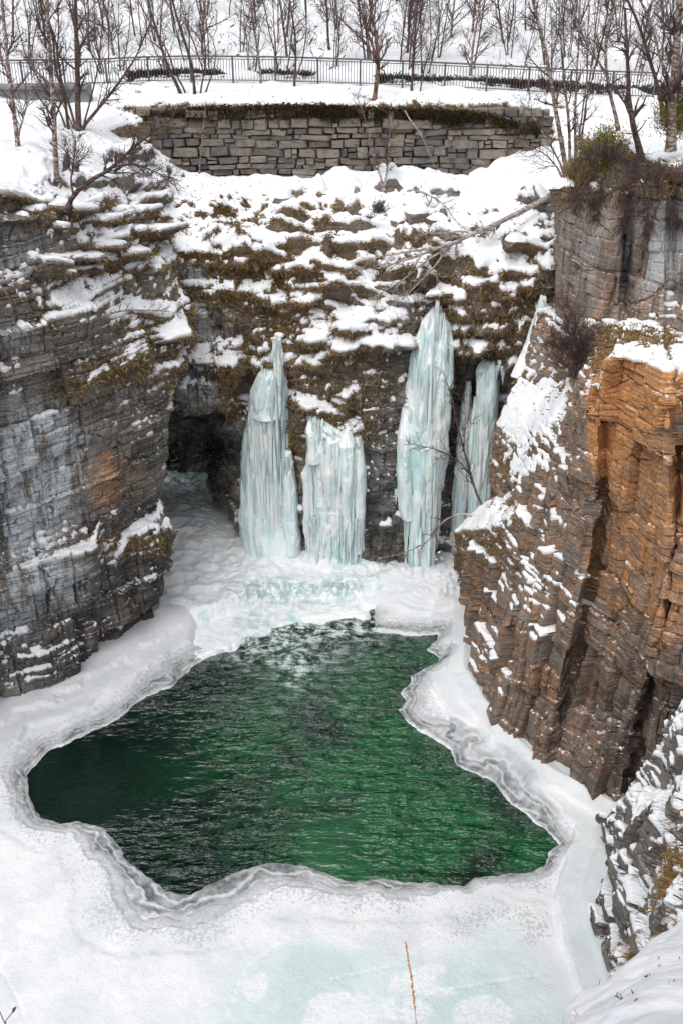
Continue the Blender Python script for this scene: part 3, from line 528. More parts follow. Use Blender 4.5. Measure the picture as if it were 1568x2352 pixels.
# ------------------------------------------------------------------ river: water, ice sheet, rapids
POOL = [(470,1508),(395,1575),(330,1602),(270,1650),(190,1690),(110,1725),(60,1782),(66,1830),(95,1875),(140,1888),(180,1884),(235,1902),(275,1940),(300,1978),(330,2012),(375,2040),(440,2054),(485,2036),(540,2006),(620,1982),(700,1990),(750,2008),(815,2027),(880,2018),(960,2025),(1065,2037),(1085,2020),(1150,2004),(1225,2008),(1254,1985),(1262,1955),(1292,1938),(1240,1895),(1180,1845),(1120,1790),(1052,1752),(1040,1720),(975,1682),(928,1652),(912,1630),(932,1610),(920,1590),(946,1565),(942,1550),(1005,1520),(1010,1510),(985,1490),(1002,1470),(1003,1456),(930,1452),(865,1440),(855,1424),(780,1418),(700,1424),(600,1452),(540,1485)]
def poly_sd(X, Y, pts, closed=True):
    d = np.full(X.shape, 1e9); ins = np.zeros(X.shape, bool); n = len(pts)
    for i in range(n if closed else n - 1):
        a = pts[i]; b = pts[(i + 1) % n]; ab = b - a
        t = np.clip(((X - a[0]) * ab[0] + (Y - a[1]) * ab[1]) / (ab @ ab + 1e-12), 0, 1)
        d = np.minimum(d, (X - a[0] - t * ab[0]) ** 2 + (Y - a[1] - t * ab[1]) ** 2)
        if closed and a[1] != b[1]:
            c = ((a[1] > Y) != (b[1] > Y)) & (X < (b[0] - a[0]) * (Y - a[1]) / (b[1] - a[1]) + a[0]); ins ^= c
    d = np.sqrt(d); return np.where(ins, -d, d) if closed else d
def zpts(l): return [on_z(*q)[:2] for q in l]
POOLW = zpts(POOL)
LBASE = zpts([(-330,1850),(0,1620),(120,1580),(200,1530),(290,1470),(370,1430),(375,1400)])
RBASE = zpts([(1075,1400),(1068,1440),(1060,1560),(1140,1690),(1245,1790),(1400,1880),(1420,1880),(1395,2000),(1372,2100),(1400,2195),(1440,2300)])
def river():
    res = 0.045
    xs = np.arange(-24, 15, res); ys = np.arange(36.5, 8, -res); X, Y = np.meshgrid(xs, ys)
    P = np.stack([X, Y, X * 0], -1)
    wob = (fbm(P, 1.3, 4, 91) - 0.5); fin = fbm(P, 6, 3, 92) - 0.5
    sd0 = poly_sd(X, Y, POOLW); sd = sd0 + 0.28 * wob + 0.1 * fin
    wide = 0.18 + 0.75 * fbm(P, 0.3, 2, 93)                       # the shelf is broad in places, narrow in others
    wide = wide * (1 + 1.4 * np.exp(-((X + 5) / 4) ** 2 - ((Y - 20) / 3) ** 2) + 0.8 * np.exp(-((X - 4) / 3) ** 2 - ((Y - 25) / 3) ** 2))
    s = sd / wide; s2 = s + 0.7 * wob + 0.9 * (fbm(P, 0.45, 3, 94) - 0.5) * sst(0.1, 0.8, s)
    ds = poly_sd(X, Y, LBASE, False); dr = poly_sd(X, Y, RBASE, False)
    z = np.where(sd < 0, np.maximum(sd * 1.6, -0.5), 0.035 * sst(0, 0.06, sd))
    for lv, hh, w in ((0.28, 0.03, 0.04), (0.62, 0.045, 0.04), (1.05, 0.05, 0.12), (2.0, 0.04, 0.5)): z = z + hh * sst(lv, lv + w, s2)
    rim = np.exp(-((s2 - 0.33) / 0.035) ** 2) * 0.02 + np.exp(-((s2 - 1.1) / 0.08) ** 2) * 0.025; z = z + rim * (sd > 0)
    # snow-covered sheets lying against the cliffs, with broken shelf edges
    sl = ds + 0.5 * wob; zl = 0.16 * sst(2.1, 1.98, sl) * sst(24, 25, Y) + 0.15 * sst(1.3, 1.1, sl + .3 * wob)
    sr = dr + 0.4 * wob; zr = 0.2 * sst(1.3, 1.24, sr) + 0.12 * sst(0.6, 0.5, sr)
    z = z + (zl * (X < -2) + zr * (X > 2)) * sst(0.1, 0.4, sd) + 0.18 * np.exp(-np.minimum(ds, dr) / 0.35) * (sd > 0)
    # layered ice mounds below the tall fall
    for (qx, qy, a, b, hh) in ((985,1385,1.1,0.8,0.5),(1035,1350,1.0,1.0,0.6),(900,1345,1.0,0.5,0.4),(960,1335,1.3,0.9,0.45)):
        c = on_z(qx, qy); r2 = ((X - c[0]) / a) ** 2 + ((Y - c[1]) / b) ** 2 + 0.7 * wob
        m = hh * np.exp(-r2); m = (np.floor(m / 0.11) + sst(0.5, 0.9, (m / 0.11) % 1)) * 0.11; z = z + m * (sd > 0)
    z = z - 0.7 * sst(30.6, 31.4, Y + .4 * wob) * sst(-6.0, -5.2, X + .6 * wob) * sst(1.5, 0.9, X)
    z = z + 0.02 * fin * sst(0.2, 1, sd) + 0.05 * wob * sst(.5, 1.5, sd)
    P[..., 2] = z
    px, py = to_px(P)
    grey = np.clip(1.2 * sst(1.25, 0.15, s2) * (0.75 + 0.5 * fbm(P, 2.2, 3, 95)), 0, 1) * sst(-0.02, 0.03, sd)
    for lv in (0.06, 0.36, 0.6): grey = grey * (1 - 0.75 * np.exp(-((s2 - lv) / 0.035) ** 2))
    pit = np.clip(sst(0.3, 0.7, s2) * sst(2.6, 0.7, s2) * (0.5 + fbm(P, 0.8, 3, 98)), 0, 1)
    pit = np.maximum(pit, 0.85 * paint(px, py, [(1150, 2130, 130, 60, 1), (850, 2140, 300, 45, .45), (230, 2010, 130, 70, .6), (120, 1900, 90, 60, .7)]))
    pit = pit * sst(1.0, 1.5, dr + .3 * wob) * np.where(Y > 23, sst(1.7, 2.2, ds + .4 * wob), 1)
    CLR = zpts([(480,2420),(470,2330),(505,2260),(560,2210),(600,2190),(720,2170),(850,2190),(980,2210),(1100,2150),(1190,2120),(1210,2200),(1260,2280),(1330,2340),(1360,2420)])
    sc = poly_sd(X, Y, CLR) + 0.5 * wob
    clear = np.maximum(sst(0.35, -0.5, sc) * 0.95, 0.45 * sst(1.3, 1.0, dr + .3 * wob) * (X > 2) * sst(.3, .7, fbm(P, .5, 3, 99)))
    frost = np.zeros_like(X)
    fpts = [(585,2255,26,40),(705,2290,14,14),(770,2285,70,40),(820,2330,50,22),(740,2340,50,30),(1110,2330,60,40),(920,2320,60,26),(1000,2250,130,30),(690,2310,50,20)]
    fr = paint(px, py, [(x, y, a, b, 1) for x, y, a, b in fpts]); frost = 0.75 * sst(0.3, 0.5, fr * sst(.42, .58, fbm(P, 0.9, 5, 97)))
    clear = clear * (1 - 0.8 * frost)
    drop = sd < -0.35
    k = ~(drop[:-1, :-1] & drop[1:, 1:])
    # cracks
    for line in ([(1265,2080),(1290,2140),(1300,2200),(1330,2260)], [(60,2352),(40,2300),(0,2230)], [(700,2352),(760,2260),(900,2230),(1010,2160)], [(900,2352),(990,2290),(1110,2270),(1230,2250)], [(520,2352),(560,2240),(640,2180)]):
        dc = poly_sd(X, Y, zpts(line), False) + 0.1 * fin; cr = np.exp(-(dc / 0.03) ** 2)
        P[..., 2] -= 0.02 * cr; frost = np.maximum(frost, 0.7 * cr)
    o = link('river_ice', mesh_np('river_ice', P, grid_faces(*X.shape, k), dict(grey=grey, pit=pit * (1 - clear), clear=clear, frost=frost), True), M['rice']); tag(o, None, None, None, 'structure')
    # water
    res = 0.05; xs = np.arange(-12, 8, res); ys = np.arange(34.6, 18, -res); X, Y = np.meshgrid(xs, ys); P = np.stack([X, Y, X * 0], -1)
    px, py = to_px(P)
    green = paint(px, py, [(1010,1880,200,150,1),(760,1700,230,150,.75),(1130,1960,150,60,1),(950,1560,160,90,.6),(700,1560,120,90,.4),(850,1950,200,110,.7),(600,1850,220,170,.25)]) * 0.95 + 0.03
    foam = paint(px, py, [(700,1440,190,34,1),(600,1470,120,34,.9),(680,1520,45,60,.75),(820,1440,70,25,.9),(640,1490,170,45,.5),(700,1600,160,60,.12)])
    calm = paint(px, py, [(190, 1790, 190, 120, 1), (330, 1690, 160, 70, .7)])
    amp = (1 - 0.85 * calm) * (1 + 1.6 * foam)
    w = (fbm(P, 2.1, 3, 101, (0.55, 1.35, 1), 0.6) - 0.5) * 0.16 + (fbm(P, 0.8, 2, 102, (0.6, 1.2, 1)) - 0.5) * 0.1
    w = w + 0.018 * np.sin(Y * 9 + 3 * fbm(P, 0.5, 2, 103) + X * 0.5) * np.exp(-((X - 0.5) / 2.5) ** 2 - ((Y - 20.8) / 0.8) ** 2)
    P[..., 2] = -0.03 + w * amp * 0.9
    o = link('pool_water', mesh_np('pool_water', P, grid_faces(*X.shape), dict(green=green, foam=foam, ripple=(1 - 0.9 * calm) * (0.32 + 0.95 * sst(0.36, 0.64, fbm(P, 0.33, 4, 104)))), True), M['water']); tag(o, None, None, None, 'structure')
    # rapids out of the cave, freezing into a lumpy apron
    res = 0.055; xs = np.arange(-13, 6, res); ys = np.arange(46.5, 29.6, -res); X, Y = np.meshgrid(xs, ys); P = np.stack([X, Y, X * 0], -1)
    a = fbm(P, 0.55, 5, 111); bmp = fbm(P, 2.2, 4, 112); edge = 34.2 + 0.35 * (X + 1) * 0.2 + 1.1 * (fbm(P, 0.45, 3, 113) - .5) - 1.6 * sst(-2.5, -6, X) + 0.8 * sst(1, 3, X)
    d = Y - edge
    z = 0.6 * sst(-0.25, 0.35, d) + 0.015 * np.maximum(d, 0) - 0.12
    z = z * sst(3.6, 1.6, X + .8 * a)
    bil = np.abs(fbm(P, 1.1, 3, 117) - .5); lum = 0.5 * (a - 0.5) + 0.3 * (bmp - 0.5) + 0.5 * (0.2 - bil); z = z + lum * sst(-0.9, 0.5, d) + np.where(d < -0.4, -0.15 * sst(-0.4, -1.6, d), 0) 
    z = z + 0.09 * (np.abs(fbm(P, 1.6, 3, 115, (1, 3, 1)) - .5)) * sst(3, 7, d)
    z = z - 0.16 * np.maximum(Y - 39.5, 0)
    sdp = poly_sd(X, Y, POOLW) + 0.5 * (a - .5) + .3 * (bmp - .5); z = np.where(Y < 36, np.maximum(z, 0.10 + .25 * (bmp - .5)), z); z = z - 0.6 * sst(0.1, -0.5, sdp)
    z = z - 0.8 * sst(-5.2, -6.4, X + .5 * a + .2 * np.maximum(33 - Y, 0) * 0) * sst(33, 32, Y) - 0.8 * sst(1.0, 1.6, X) * sst(33.6, 33.0, Y)
    P[..., 2] = z; px, py = to_px(P)
    teal = paint(px, py, [(430, 1080, 110, 40, .9), (480, 1150, 90, 40, .5), (640, 1360, 120, 30, .7), (590, 1430, 40, 40, .4), (780, 1350, 50, 25, .7)])
    o = link('rapids', mesh_np('rapids', P, grid_faces(*X.shape), dict(teal=teal), True), M['rapids']); tag(o, None, None, None, 'structure')
    return None
river()

# ------------------------------------------------------------------ frozen falls
def tube_mesh(name, polys, sides=5, thin=0.02):
    V = []; F = []
    for pts, rad in polys:
        pts = np.asarray(pts, float); n = len(pts)
        if n < 2: continue
        t = np.gradient(pts, axis=0); t /= np.maximum(np.linalg.norm(t, axis=1, keepdims=True), 1e-9)
        ref = np.array([0.31, 0.87, 0.38]) if abs(t[0] @ np.array([0.31, 0.87, 0.38])) < 0.9 else np.array([1.0, 0, 0])
        a = np.cross(t, ref); a /= np.maximum(np.linalg.norm(a, axis=1, keepdims=True), 1e-9); b = np.cross(t, a)
        k = sides if max(rad) > thin else 3; b0 = len(V) and sum(len(v) for v in V)
        ang = np.arange(k) * 2 * math.pi / k
        ring = pts[:, None] + (a[:, None] * np.cos(ang)[None, :, None] + b[:, None] * np.sin(ang)[None, :, None]) * np.asarray(rad)[:, None, None]
        V.append(ring.reshape(-1, 3)); idx = np.arange(n * k).reshape(n, k) + b0
        q = np.stack([idx[:-1], np.roll(idx, -1, 1)[:-1], np.roll(idx, -1, 1)[1:], idx[1:]], -1).reshape(-1, 4); F.append(q)
    return mesh_np(name, np.concatenate(V), np.concatenate(F), None, True)
def icicle_mesh(k, seed):
    rng = random.Random(seed); V = []; F = []; n = 7; L = 9
    for i in range(L):
        t = i / (L - 1); r = 0.075 * (1 - t) ** 0.8 * (1 + 0.25 * rng.uniform(-1, 1)) + 0.002; ox, oy = rng.uniform(-.01, .01), rng.uniform(-.01, .01)
        for j in range(n):
            a = 2 * math.pi * j / n; V.append((ox + r * math.cos(a), oy + r * math.sin(a), -t))
    for i in range(L - 1):
        for j in range(n): F.append((i * n + j, (i + 1) * n + j, (i + 1) * n + (j + 1) % n, i * n + (j + 1) % n))
    me = mesh_np('icicle', np.array(V), np.array(F), None, True); me.materials.append(M['icicle']); return me
ICM = [icicle_mesh(0, s) for s in range(5)]
def ice_column(root, py, L, Rr, Yc, seed, depth, nfl, frost, lump, nu=110, ragged=0.36):
    nv = len(py)
    pl = np.array([at(a, b, c) for a, b, c in zip(L, py, Yc)]); pr = np.array([at(a, b, c) for a, b, c in zip(Rr, py, Yc)])
    c = (pl + pr) / 2; hw = (pr[:, 0] - pl[:, 0]) / 2
    th = np.linspace(0, 2 * math.pi, nu); CT, ST = np.cos(th)[None, :], np.sin(th)[None, :]
    zz = c[:, 2][:, None] + 0 * CT
    k = max(0.5, float(hw.max()))
    Q = np.stack([np.broadcast_to(CT * 1.6 * k, zz.shape) + seed, np.broadcast_to(ST * 1.6 * k, zz.shape), zz], -1)
    fl = np.abs(fbm(Q, nfl / 5.0, 3, seed, (1, 1, 0.07)) - 0.5) * 2
    lp = fbm(Q, 1.7, 4, seed + 5, (1, 1, 0.8)) - 0.5; bl = fbm(Q, 0.6, 3, seed + 6, (1, 1, .6)) - .5
    kn = np.clip(0.25 - np.abs(fbm(Q, 2.4, 3, seed + 7, (1, 1, 1.3)) - 0.5), 0, 1)
    r = 0.9 + 0.2 * fl + lump * 3.2 * lp + 0.8 * bl + lump * 1.5 * kn
    side = fbm(Q, 1.0, 4, seed + 9, (1, 1, 0.9)) - 0.5
    dep = np.minimum(depth, hw * 1.1 + 0.1)[:, None]
    X = c[:, 0][:, None] + hw[:, None] * CT * (1 + ragged * 2 * side + 0.12 * (fl - .4)); Y = c[:, 1][:, None] - ST * dep * r * 0.95
    G = np.stack([X, Y, zz + 0.15 * lp], -1); G[:, -1] = G[:, 0]
    G[0] = G[0].mean(0); G[-1] = G[-1].mean(0) * 0.25 + G[-1] * 0.75
    nf = normals(G); fr = np.clip(frost * sst(0.48, 0.66, fbm(G, 1.6, 4, seed + 12)) * 1.6 + sst(0.2, 0.5, nf[..., 2] * np.sign(nf[..., 1].mean() * -1 + 1e-9)) * 0.9, 0, 1)
    link('ice_column', mesh_np('ice_column', G, grid_faces(nv, nu), dict(frost=fr), True), M['ice'], root)
def icefall(label, rows, seed, depth=0.9, nfl=9, icicles=(), frost=0.3, lump=0.07, streams=110, to_base=True, extra=()):
    """rows: (py, pxL, pxR, Y) from top to bottom"""
    root = empty('frozen_waterfall'); tag(root, label, 'icefall', 'frozen waterfalls')
    rows = sorted(rows); l = rows[-1]; zb = at(l[1], l[0], l[3])[2]
    if to_base and zb > 0.1:                       # the foot spreads where it meets the apron
        Yb = l[3] - 0.15; pb = float(to_px(np.array([0, Yb, 0.15]))[1]); w = (l[2] - l[1]) * .14; rows.append((pb, l[1] - w, l[2] + w, Yb))
    pys = np.array([r[0] for r in rows], float)
    nv = max(30, int((pys[-1] - pys[0]) / 1.6)); py = np.linspace(pys[0], pys[-1], nv)
    L, Rr, Yc = (np.interp(py, pys, [r[k] for r in rows]) for k in (1, 2, 3))
    ker = np.ones(9) / 9; sm = lambda v: np.convolve(np.pad(v, 4, mode='edge'), ker, 'valid')
    L, Rr, Yc = sm(L), sm(Rr), sm(Yc)
    ice_column(root, py, L, Rr, Yc, seed, depth, nfl, frost, lump)
    rng = random.Random(seed)
    for q, rw in enumerate(extra):
        ry = np.array([r[0] for r in rw], float); p2 = np.linspace(ry[0], ry[-1], max(24, int((ry[-1] - ry[0]) / 1.8)))
        ice_column(root, p2, *(np.interp(p2, ry, [r[k] for r in rw]) for k in (1, 2, 3)), seed + 51 + q, 0.5, 9, frost, 0.16, 70, 0.4)
    polys = []; half = []
    for q in range(streams):          # frozen streams and icicles cladding its front and flanks
        f0 = rng.random() ** 1.3 * 0.85; f1 = min(1.0, f0 + rng.uniform(0.08, 0.5)); i0, i1 = int(f0 * (nv - 1)), int(f1 * (nv - 1))
        if i1 - i0 < 8: continue
        u = rng.uniform(-0.04, 1.04); idx = np.linspace(i0, i1, 16).astype(int); r = rng.uniform(0.03, 0.13) * (1.4 if u < 0.1 or u > .9 else 1)
        w0 = (L + (Rr - L) * u)[i0]; off = depth * rng.uniform(0.75, 1.05) * math.sqrt(max(0, 1 - (2 * min(max(u, 0), 1) - 1) ** 2))
        top = at(w0, py[i0], Yc[i0] - off * .9); P = np.array([top] * 16); P[:, 2] = np.linspace(top[2], at(w0, py[i1], Yc[i1] - off)[2], 16); P[:, 1] += np.linspace(0, -0.12, 16)
        P[:, 0] += np.cumsum([rng.uniform(-.008, .008) for _ in range(16)])
        t = np.linspace(0, 1, 16); rad = r * np.clip(np.sin(np.clip(t * 1.1 + .12, 0, 1) * math.pi * .5), .1, 1) * (1 - t ** 3) * np.array([rng.uniform(.8, 1.2) for _ in t]) + .004
        (polys if rng.random() < .75 else half).append((P, rad))
    for nm, pl_, mt in (('ice_curtain', polys, 'ice'), ('clear_icicles', half, 'icicle')):
        if pl_: link(nm, tube_mesh(nm, pl_, 7), M[mt], root)
    for (x0, x1, yt, l0, l1, Y, n) in icicles:
        for i in range(n):
            p = at(x0 + (x1 - x0) * (i + rng.random()) / n, yt + rng.uniform(-10, 10), Y - rng.uniform(0, 0.25))
            o = link('icicle', ICM[rng.randrange(5)], None, root); o.location = p; s = rng.uniform(0.7, 1.5)
            o.scale = (s, s, rng.uniform(l0, l1)); o.rotation_euler = (rng.uniform(-.03, .03), rng.uniform(-.03, .03), rng.uniform(0, 6))
    return root
F1 = icefall('broad pale blue icefall just right of the cave mouth', [(768,634,644,38.3),(800,626,650,38),(838,624,656,37.9),(852,596,657,37.8),(900,576,657,37.8),(1000,561,652,37.7),(1100,552,650,37.6),(1200,551,662,37.5),(1265,556,684,37.3)], 201, 1.0, 8,
        [(645,672,1060,0.8,1.8,37.2,7),(600,650,845,0.4,0.9,37.7,5)], 0.35, extra=([(1035,654,670,37.3),(1100,648,682,37.2),(1200,648,692,37.0),(1270,655,690,36.9)], [(843,602,622,38.2),(880,588,640,37.6),(960,582,640,37.2)], [(780,628,650,38.2),(820,622,656,37.9),(870,630,658,37.6)]))
F2 = icefall('lumpy icefall with a snow-capped top in the middle of the back cliff', [(955,712,735,36.9),(985,703,800,36.8),(1040,706,826,36.6),(1120,703,830,36.5),(1200,704,830,36.4),(1268,706,826,36.4)], 207, 0.8, 13,
        [(706,828,1190,0.9,2.2,36.0,20),(800,830,1010,0.5,1.2,36.5,6)], 0.6, 0.16, extra=([(975,752,776,36.7),(1010,746,784,36.2),(1085,742,780,36.0),(1160,748,772,36.0)], [(978,784,806,36.7),(1020,778,816,36.2),(1100,780,814,36.0),(1210,786,806,36.0)], [(996,808,832,36.8),(1080,810,840,36.4),(1180,812,838,36.2),(1270,815,832,36.2)], [(948,708,738,37),(985,700,742,36.5),(1060,704,740,36.2)]))
F3 = icefall('tallest icefall, a tapering pale column below the fallen birch', [(686,1000,1008,37.6),(705,994,1014,37.4),(740,968,1034,37.2),(820,946,1038,37.0),(900,932,1032,36.9),(1000,924,1024,36.7),(1100,930,1012,36.5),(1200,936,1004,36.3),(1335,942,992,36.0)], 213, 1.0, 10,
        [(1020,1038,800,0.8,2.0,36.6,7),(930,960,1170,1.2,2.6,36.0,8),(905,935,1130,0.4,0.9,36.2,4)], 0.3, extra=([(925,924,944,36.8),(1000,910,950,36.3),(1080,908,948,36.1),(1190,920,950,36)], [(740,1018,1038,37.3),(800,1024,1043,36.8),(890,1024,1040,36.6)]))
icefall('thin bluish ice curtain in the dark recess', [(875,1070,1080,38.0),(950,1056,1082,37.9),(1050,1048,1086,37.8),(1130,1042,1078,37.7),(1195,1040,1066,37.6)], 219, 0.4, 12, [(1042,1068,1160,0.5,1.2,37.5,5)], 0.1)
icefall('slender ribbed ice curtain beside the right spur', [(828,1108,1138,37.2),(850,1096,1146,37.1),(900,1092,1144,37.0),(1000,1086,1136,36.9),(1100,1082,1124,36.8),(1200,1080,1112,36.6)], 223, 0.5, 16, [(1094,1148,850,0.6,1.4,36.9,8),(1140,1160,838,.3,.7,36.6,4)], 0.15)
icefall('small slanting ice flow high up against the right cliff', [(680,1240,1254,35.6),(720,1228,1250,35.4),(770,1212,1244,35.2),(810,1196,1234,35.0),(865,1172,1214,34.6)], 227, 0.4, 8, [], 0.5, streams=30, to_base=False)
def knob_mesh(seed):
    nu, nv = 26, 16; th = np.linspace(0, 2 * math.pi, nu); ph = np.linspace(0, math.pi, nv); TH, PH = np.meshgrid(th, ph)
    D = np.stack([np.cos(TH) * np.sin(PH), np.sin(TH) * np.sin(PH), np.cos(PH)], -1); r = 0.75 + 0.6 * (fbm(D + seed * 7.0, 1.6, 4, seed) - .5) + .35 * np.clip(.2 - np.abs(fbm(D + seed, 3, 3, seed + 3) - .5), 0, 1)
    G = D * r[..., None]; G[:, -1] = G[:, 0]; G[0] = G[0].mean(0); G[-1] = G[-1].mean(0)
    me = mesh_np('snow_knob', G, grid_faces(nv, nu), None, True); me.materials.append(M['snow']); return me
KM = [knob_mesh(k) for k in range(5)]
def knobs(root, pts, seed, lo=.12, hi=.32):
    rng = random.Random(seed)
    for (x, y, Y, n, dx, dy) in pts:
        for _ in range(int(n * .6)):
            o = link('snow_knob', KM[rng.randrange(5)], None, root); o.location = at(x + rng.uniform(-dx, dx), y + rng.uniform(-dy, dy), Y + rng.uniform(.05, .35))
            k = rng.uniform(lo, hi); o.scale = (k * rng.uniform(1, 1.6), k, k * rng.uniform(.5, .9)); o.rotation_euler = (0, 0, rng.uniform(0, 6))
knobs(F1, [(640,800,37.7,9,10,25),(655,880,37.5,9,9,22),(658,1030,37.3,16,12,60),(645,1215,36.7,16,28,30),(590,1255,36.7,14,34,10)], 1, .05, .17)
knobs(F2, [(775,985,36.4,18,32,7),(720,962,36.6,10,14,7),(760,1045,36.0,16,32,12),(820,985,36.4,12,16,16),(735,1075,36.0,10,16,10),(765,1270,35.8,22,60,8)], 2, .06, .22)
knobs(F3, [(938,960,36.3,22,10,40),(930,1040,36.1,26,12,40),(925,1110,36.0,22,14,30),(940,1180,35.9,14,12,20),(1000,1275,35.7,14,16,20),(960,1330,35.5,18,42,7)], 3, .05, .16)
knobs(F2, [(775,982,36.6,9,30,5),(720,958,36.8,5,12,4),(760,1000,36.2,6,30,6)], 4, .18, .36)
knobs(F1, [(622,850,37.9,5,24,4),(640,776,38.2,4,8,8)], 5, .12, .26)
knobs(F3, [(1002,700,37.6,4,14,6)], 6, .12, .22)
# fringe of icicles under the apron and the rims
fr = empty('icicle_fringe'); tag(fr, 'row of short icicles along the edge of the ice apron', 'icicles')
rng = random.Random(8)
for i in range(90):
    t = i / 89; p = at(600 + 235 * t, 1352 + rng.uniform(-8, 8) - 10 * math.sin(t * 3), 34.4 + rng.uniform(-.15, .15)); o = link('icicle', ICM[rng.randrange(5)], None, fr)
    o.location = p; s = rng.uniform(.6, 1.1); o.scale = (s, s, rng.uniform(.2, .55)); o.rotation_euler = (0, 0, rng.uniform(0, 6))

# ------------------------------------------------------------------ dry stone wall
def stone_meshes():
    out = []
    for s in range(14):
        rng = random.Random(300 + s); V = []
        J = lambda a: rng.uniform(-a, a)
        for y, k, a in ((0.5, 0.5, 0.03), (-0.3, 0.5, 0.06), (-0.5, 0.42, 0.07)):
            for (x, z) in ((-k, -k), (k, -k), (k, k), (-k, k)):
                V.append((x + J(a), y + J(0.06 if y == -0.5 else 0.0), z + J(a * 1.6)))
        F = [(0, 1, 2, 3), (11, 10, 9, 8)]
        for L in (0, 4):
            for j in range(4): F.append((L + j, L + 4 + j, L + 4 + (j + 1) % 4, L + (j + 1) % 4))
        me = bpy.data.meshes.new('stone'); me.from_pydata(V, [], F); me.materials.append(M['stone']); out.append(me)
    return out
def stone_wall():
    root = empty('stone_wall', tuple(at(784, 400, 46.0))); tag(root, 'dry stone retaining wall below the railing', 'wall')
    base = np.array(root.location); SM = stone_meshes(); rng = random.Random(5)
    x0, x1 = at(325, 320, 46)[0], at(1245, 330, 46)[0]; z = at(784, 425, 46)[2]; ztop = at(600, 262, 46)[2]
    me = bpy.data.meshes.new('core'); w = (x1 - x0) / 2; cx = (x0 + x1) / 2
    V = [(cx + sx * w - base[0], sy, zz - base[2]) for zz in (z - 0.3, ztop + 0.05) for sx, sy in ((-1, 0.12), (1, 0.12), (1, 1.0), (-1, 1.0))]
    me.from_pydata(V, [], [(0, 1, 2, 3), (7, 6, 5, 4), (0, 4, 5, 1), (1, 5, 6, 2), (2, 6, 7, 3), (3, 7, 4, 0)]); link('core', me, M['gap'], root)
    while z < ztop:
        h = rng.choice((0.2, 0.26, 0.3, 0.34, 0.42)); x = x0 - rng.random() * 0.5
        while x < x1:
            wd = rng.choice((0.3, 0.45, 0.6, 0.75, 0.95, 1.25)) * rng.uniform(0.8, 1.15)
            parts = [(z, h)] if (wd > 0.5 or h < 0.3 or rng.random() < .4) else [(z, h * 0.48), (z + h * 0.52, h * 0.48)]
            for zz, hh in parts:
                zw = 0.05 * math.sin(x * 0.8 + zz * 2)
                o = link('stone', SM[rng.randrange(14)], None, root)
                o.location = (x + wd / 2 - base[0], 0.16 + rng.uniform(-0.14, 0.08), zz + hh / 2 + zw - base[2]); o.scale = (wd - 0.03, 0.5, hh - 0.025)
                o.rotation_euler = (rng.uniform(-.06, .06), rng.uniform(-.07, .07), rng.uniform(-.1, .1))
            x += wd
        z += h
    return root
stone_wall()

# ------------------------------------------------------------------ railing and abutment
def box(name, s, mat, parent=None, loc=(0, 0, 0), rot=(0, 0, 0), bev=0.12):
    """box with chamfered long edges"""
    x, y, z = s[0] / 2, s[1] / 2, s[2] / 2; b = min(x, y) * bev
    V = []; 
    for zz in (-z, z): V += [(-x + b, -y, zz), (x - b, -y, zz), (x, -y + b, zz), (x, y - b, zz), (x - b, y, zz), (-x + b, y, zz), (-x, y - b, zz), (-x, -y + b, zz)]
    F = [tuple(range(7, -1, -1)), tuple(range(8, 16))] + [(i, (i + 1) % 8, 8 + (i + 1) % 8, 8 + i) for i in range(8)]
    me = bpy.data.meshes.new(name); me.from_pydata(V, [], F); o = link(name, me, mat, parent); o.location = loc; o.rotation_euler = rot; return o
def railing():
    root = empty('railing', tuple(at(784, 196, 50))); tag(root, 'grey metal railing with upright bars along the snowy path', 'railing'); b0 = np.array(root.location)
    pts = np.array([at(p, q, 50.0) for p, q in RAIL[:-1]]); L = np.concatenate([[0], np.cumsum(np.linalg.norm(np.diff(pts, axis=0), axis=1))])
    def pt(s): return np.array([np.interp(s, L, pts[:, k]) for k in range(3)]) - b0
    post = box('post', (0.085, 0.07, 1.16), M['metal'], root); bal = box('baluster', (0.024, 0.03, 0.9), M['metal'], root)
    s = 0; first = True; sp = 1.95; n = int(L[-1] / sp)
    for i in range(n + 1):
        o = post if i == 0 else link('post', post.data, None, root); o.location = pt(i * sp) + np.array([0, 0, 0.53])
    for i in range(n):
        a, b = pt(i * sp), pt((i + 1) * sp); d = b - a; l = np.linalg.norm(d); rot = (0, -math.atan2(d[2], d[0]), math.atan2(d[1], d[0]))
        m = (a + b) / 2
        # rails run along x: built lying down
        for nm, zz, wd, ht, mt in (('handrail', 1.13, 0.12, 0.07, 'timber'), ('top_bar', 1.02, 0.05, 0.035, 'metal'), ('bottom_bar', 0.13, 0.05, 0.035, 'metal')):
            o = box(nm, (ht, wd, l - 0.012), M[mt], root, m + np.array([0, -0.02 if nm == 'handrail' else 0.0, zz]), (0, math.pi / 2 + rot[1], 0))
        for k in range(1, 14):
            q = a + d * k / 14 + np.array([0, 0, 0.575]); o = bal if (i == 0 and k == 1) else link('baluster', bal.data, None, root); o.location = q
        if i % 2 == 0: box('foot_plate', (0.2, 0.14, 0.03), M['metal'], root, a + np.array([0, 0, 0.012]))
    return root
railing()
ab = empty('bridge_abutment', tuple(at(60, 228, 47.4))); tag(ab, 'grey concrete bridge edge below the railing at far left', 'bridge')
_a = np.array(ab.location)
for nm, l, y, z, h, dz in (('deck_edge', 13.0, 0, 0.0, 0.85, 0), ('coping', 13.1, -0.06, 0.5, 0.14, 0)):
    e = at(206, 228, 47.4)[0]; box(nm, (h, 0.8 if nm == 'deck_edge' else 1.0, l), M['concrete'], ab, (e - l / 2 - _a[0], 0.3 + y, z), (0, math.pi / 2, 0), 0.05)

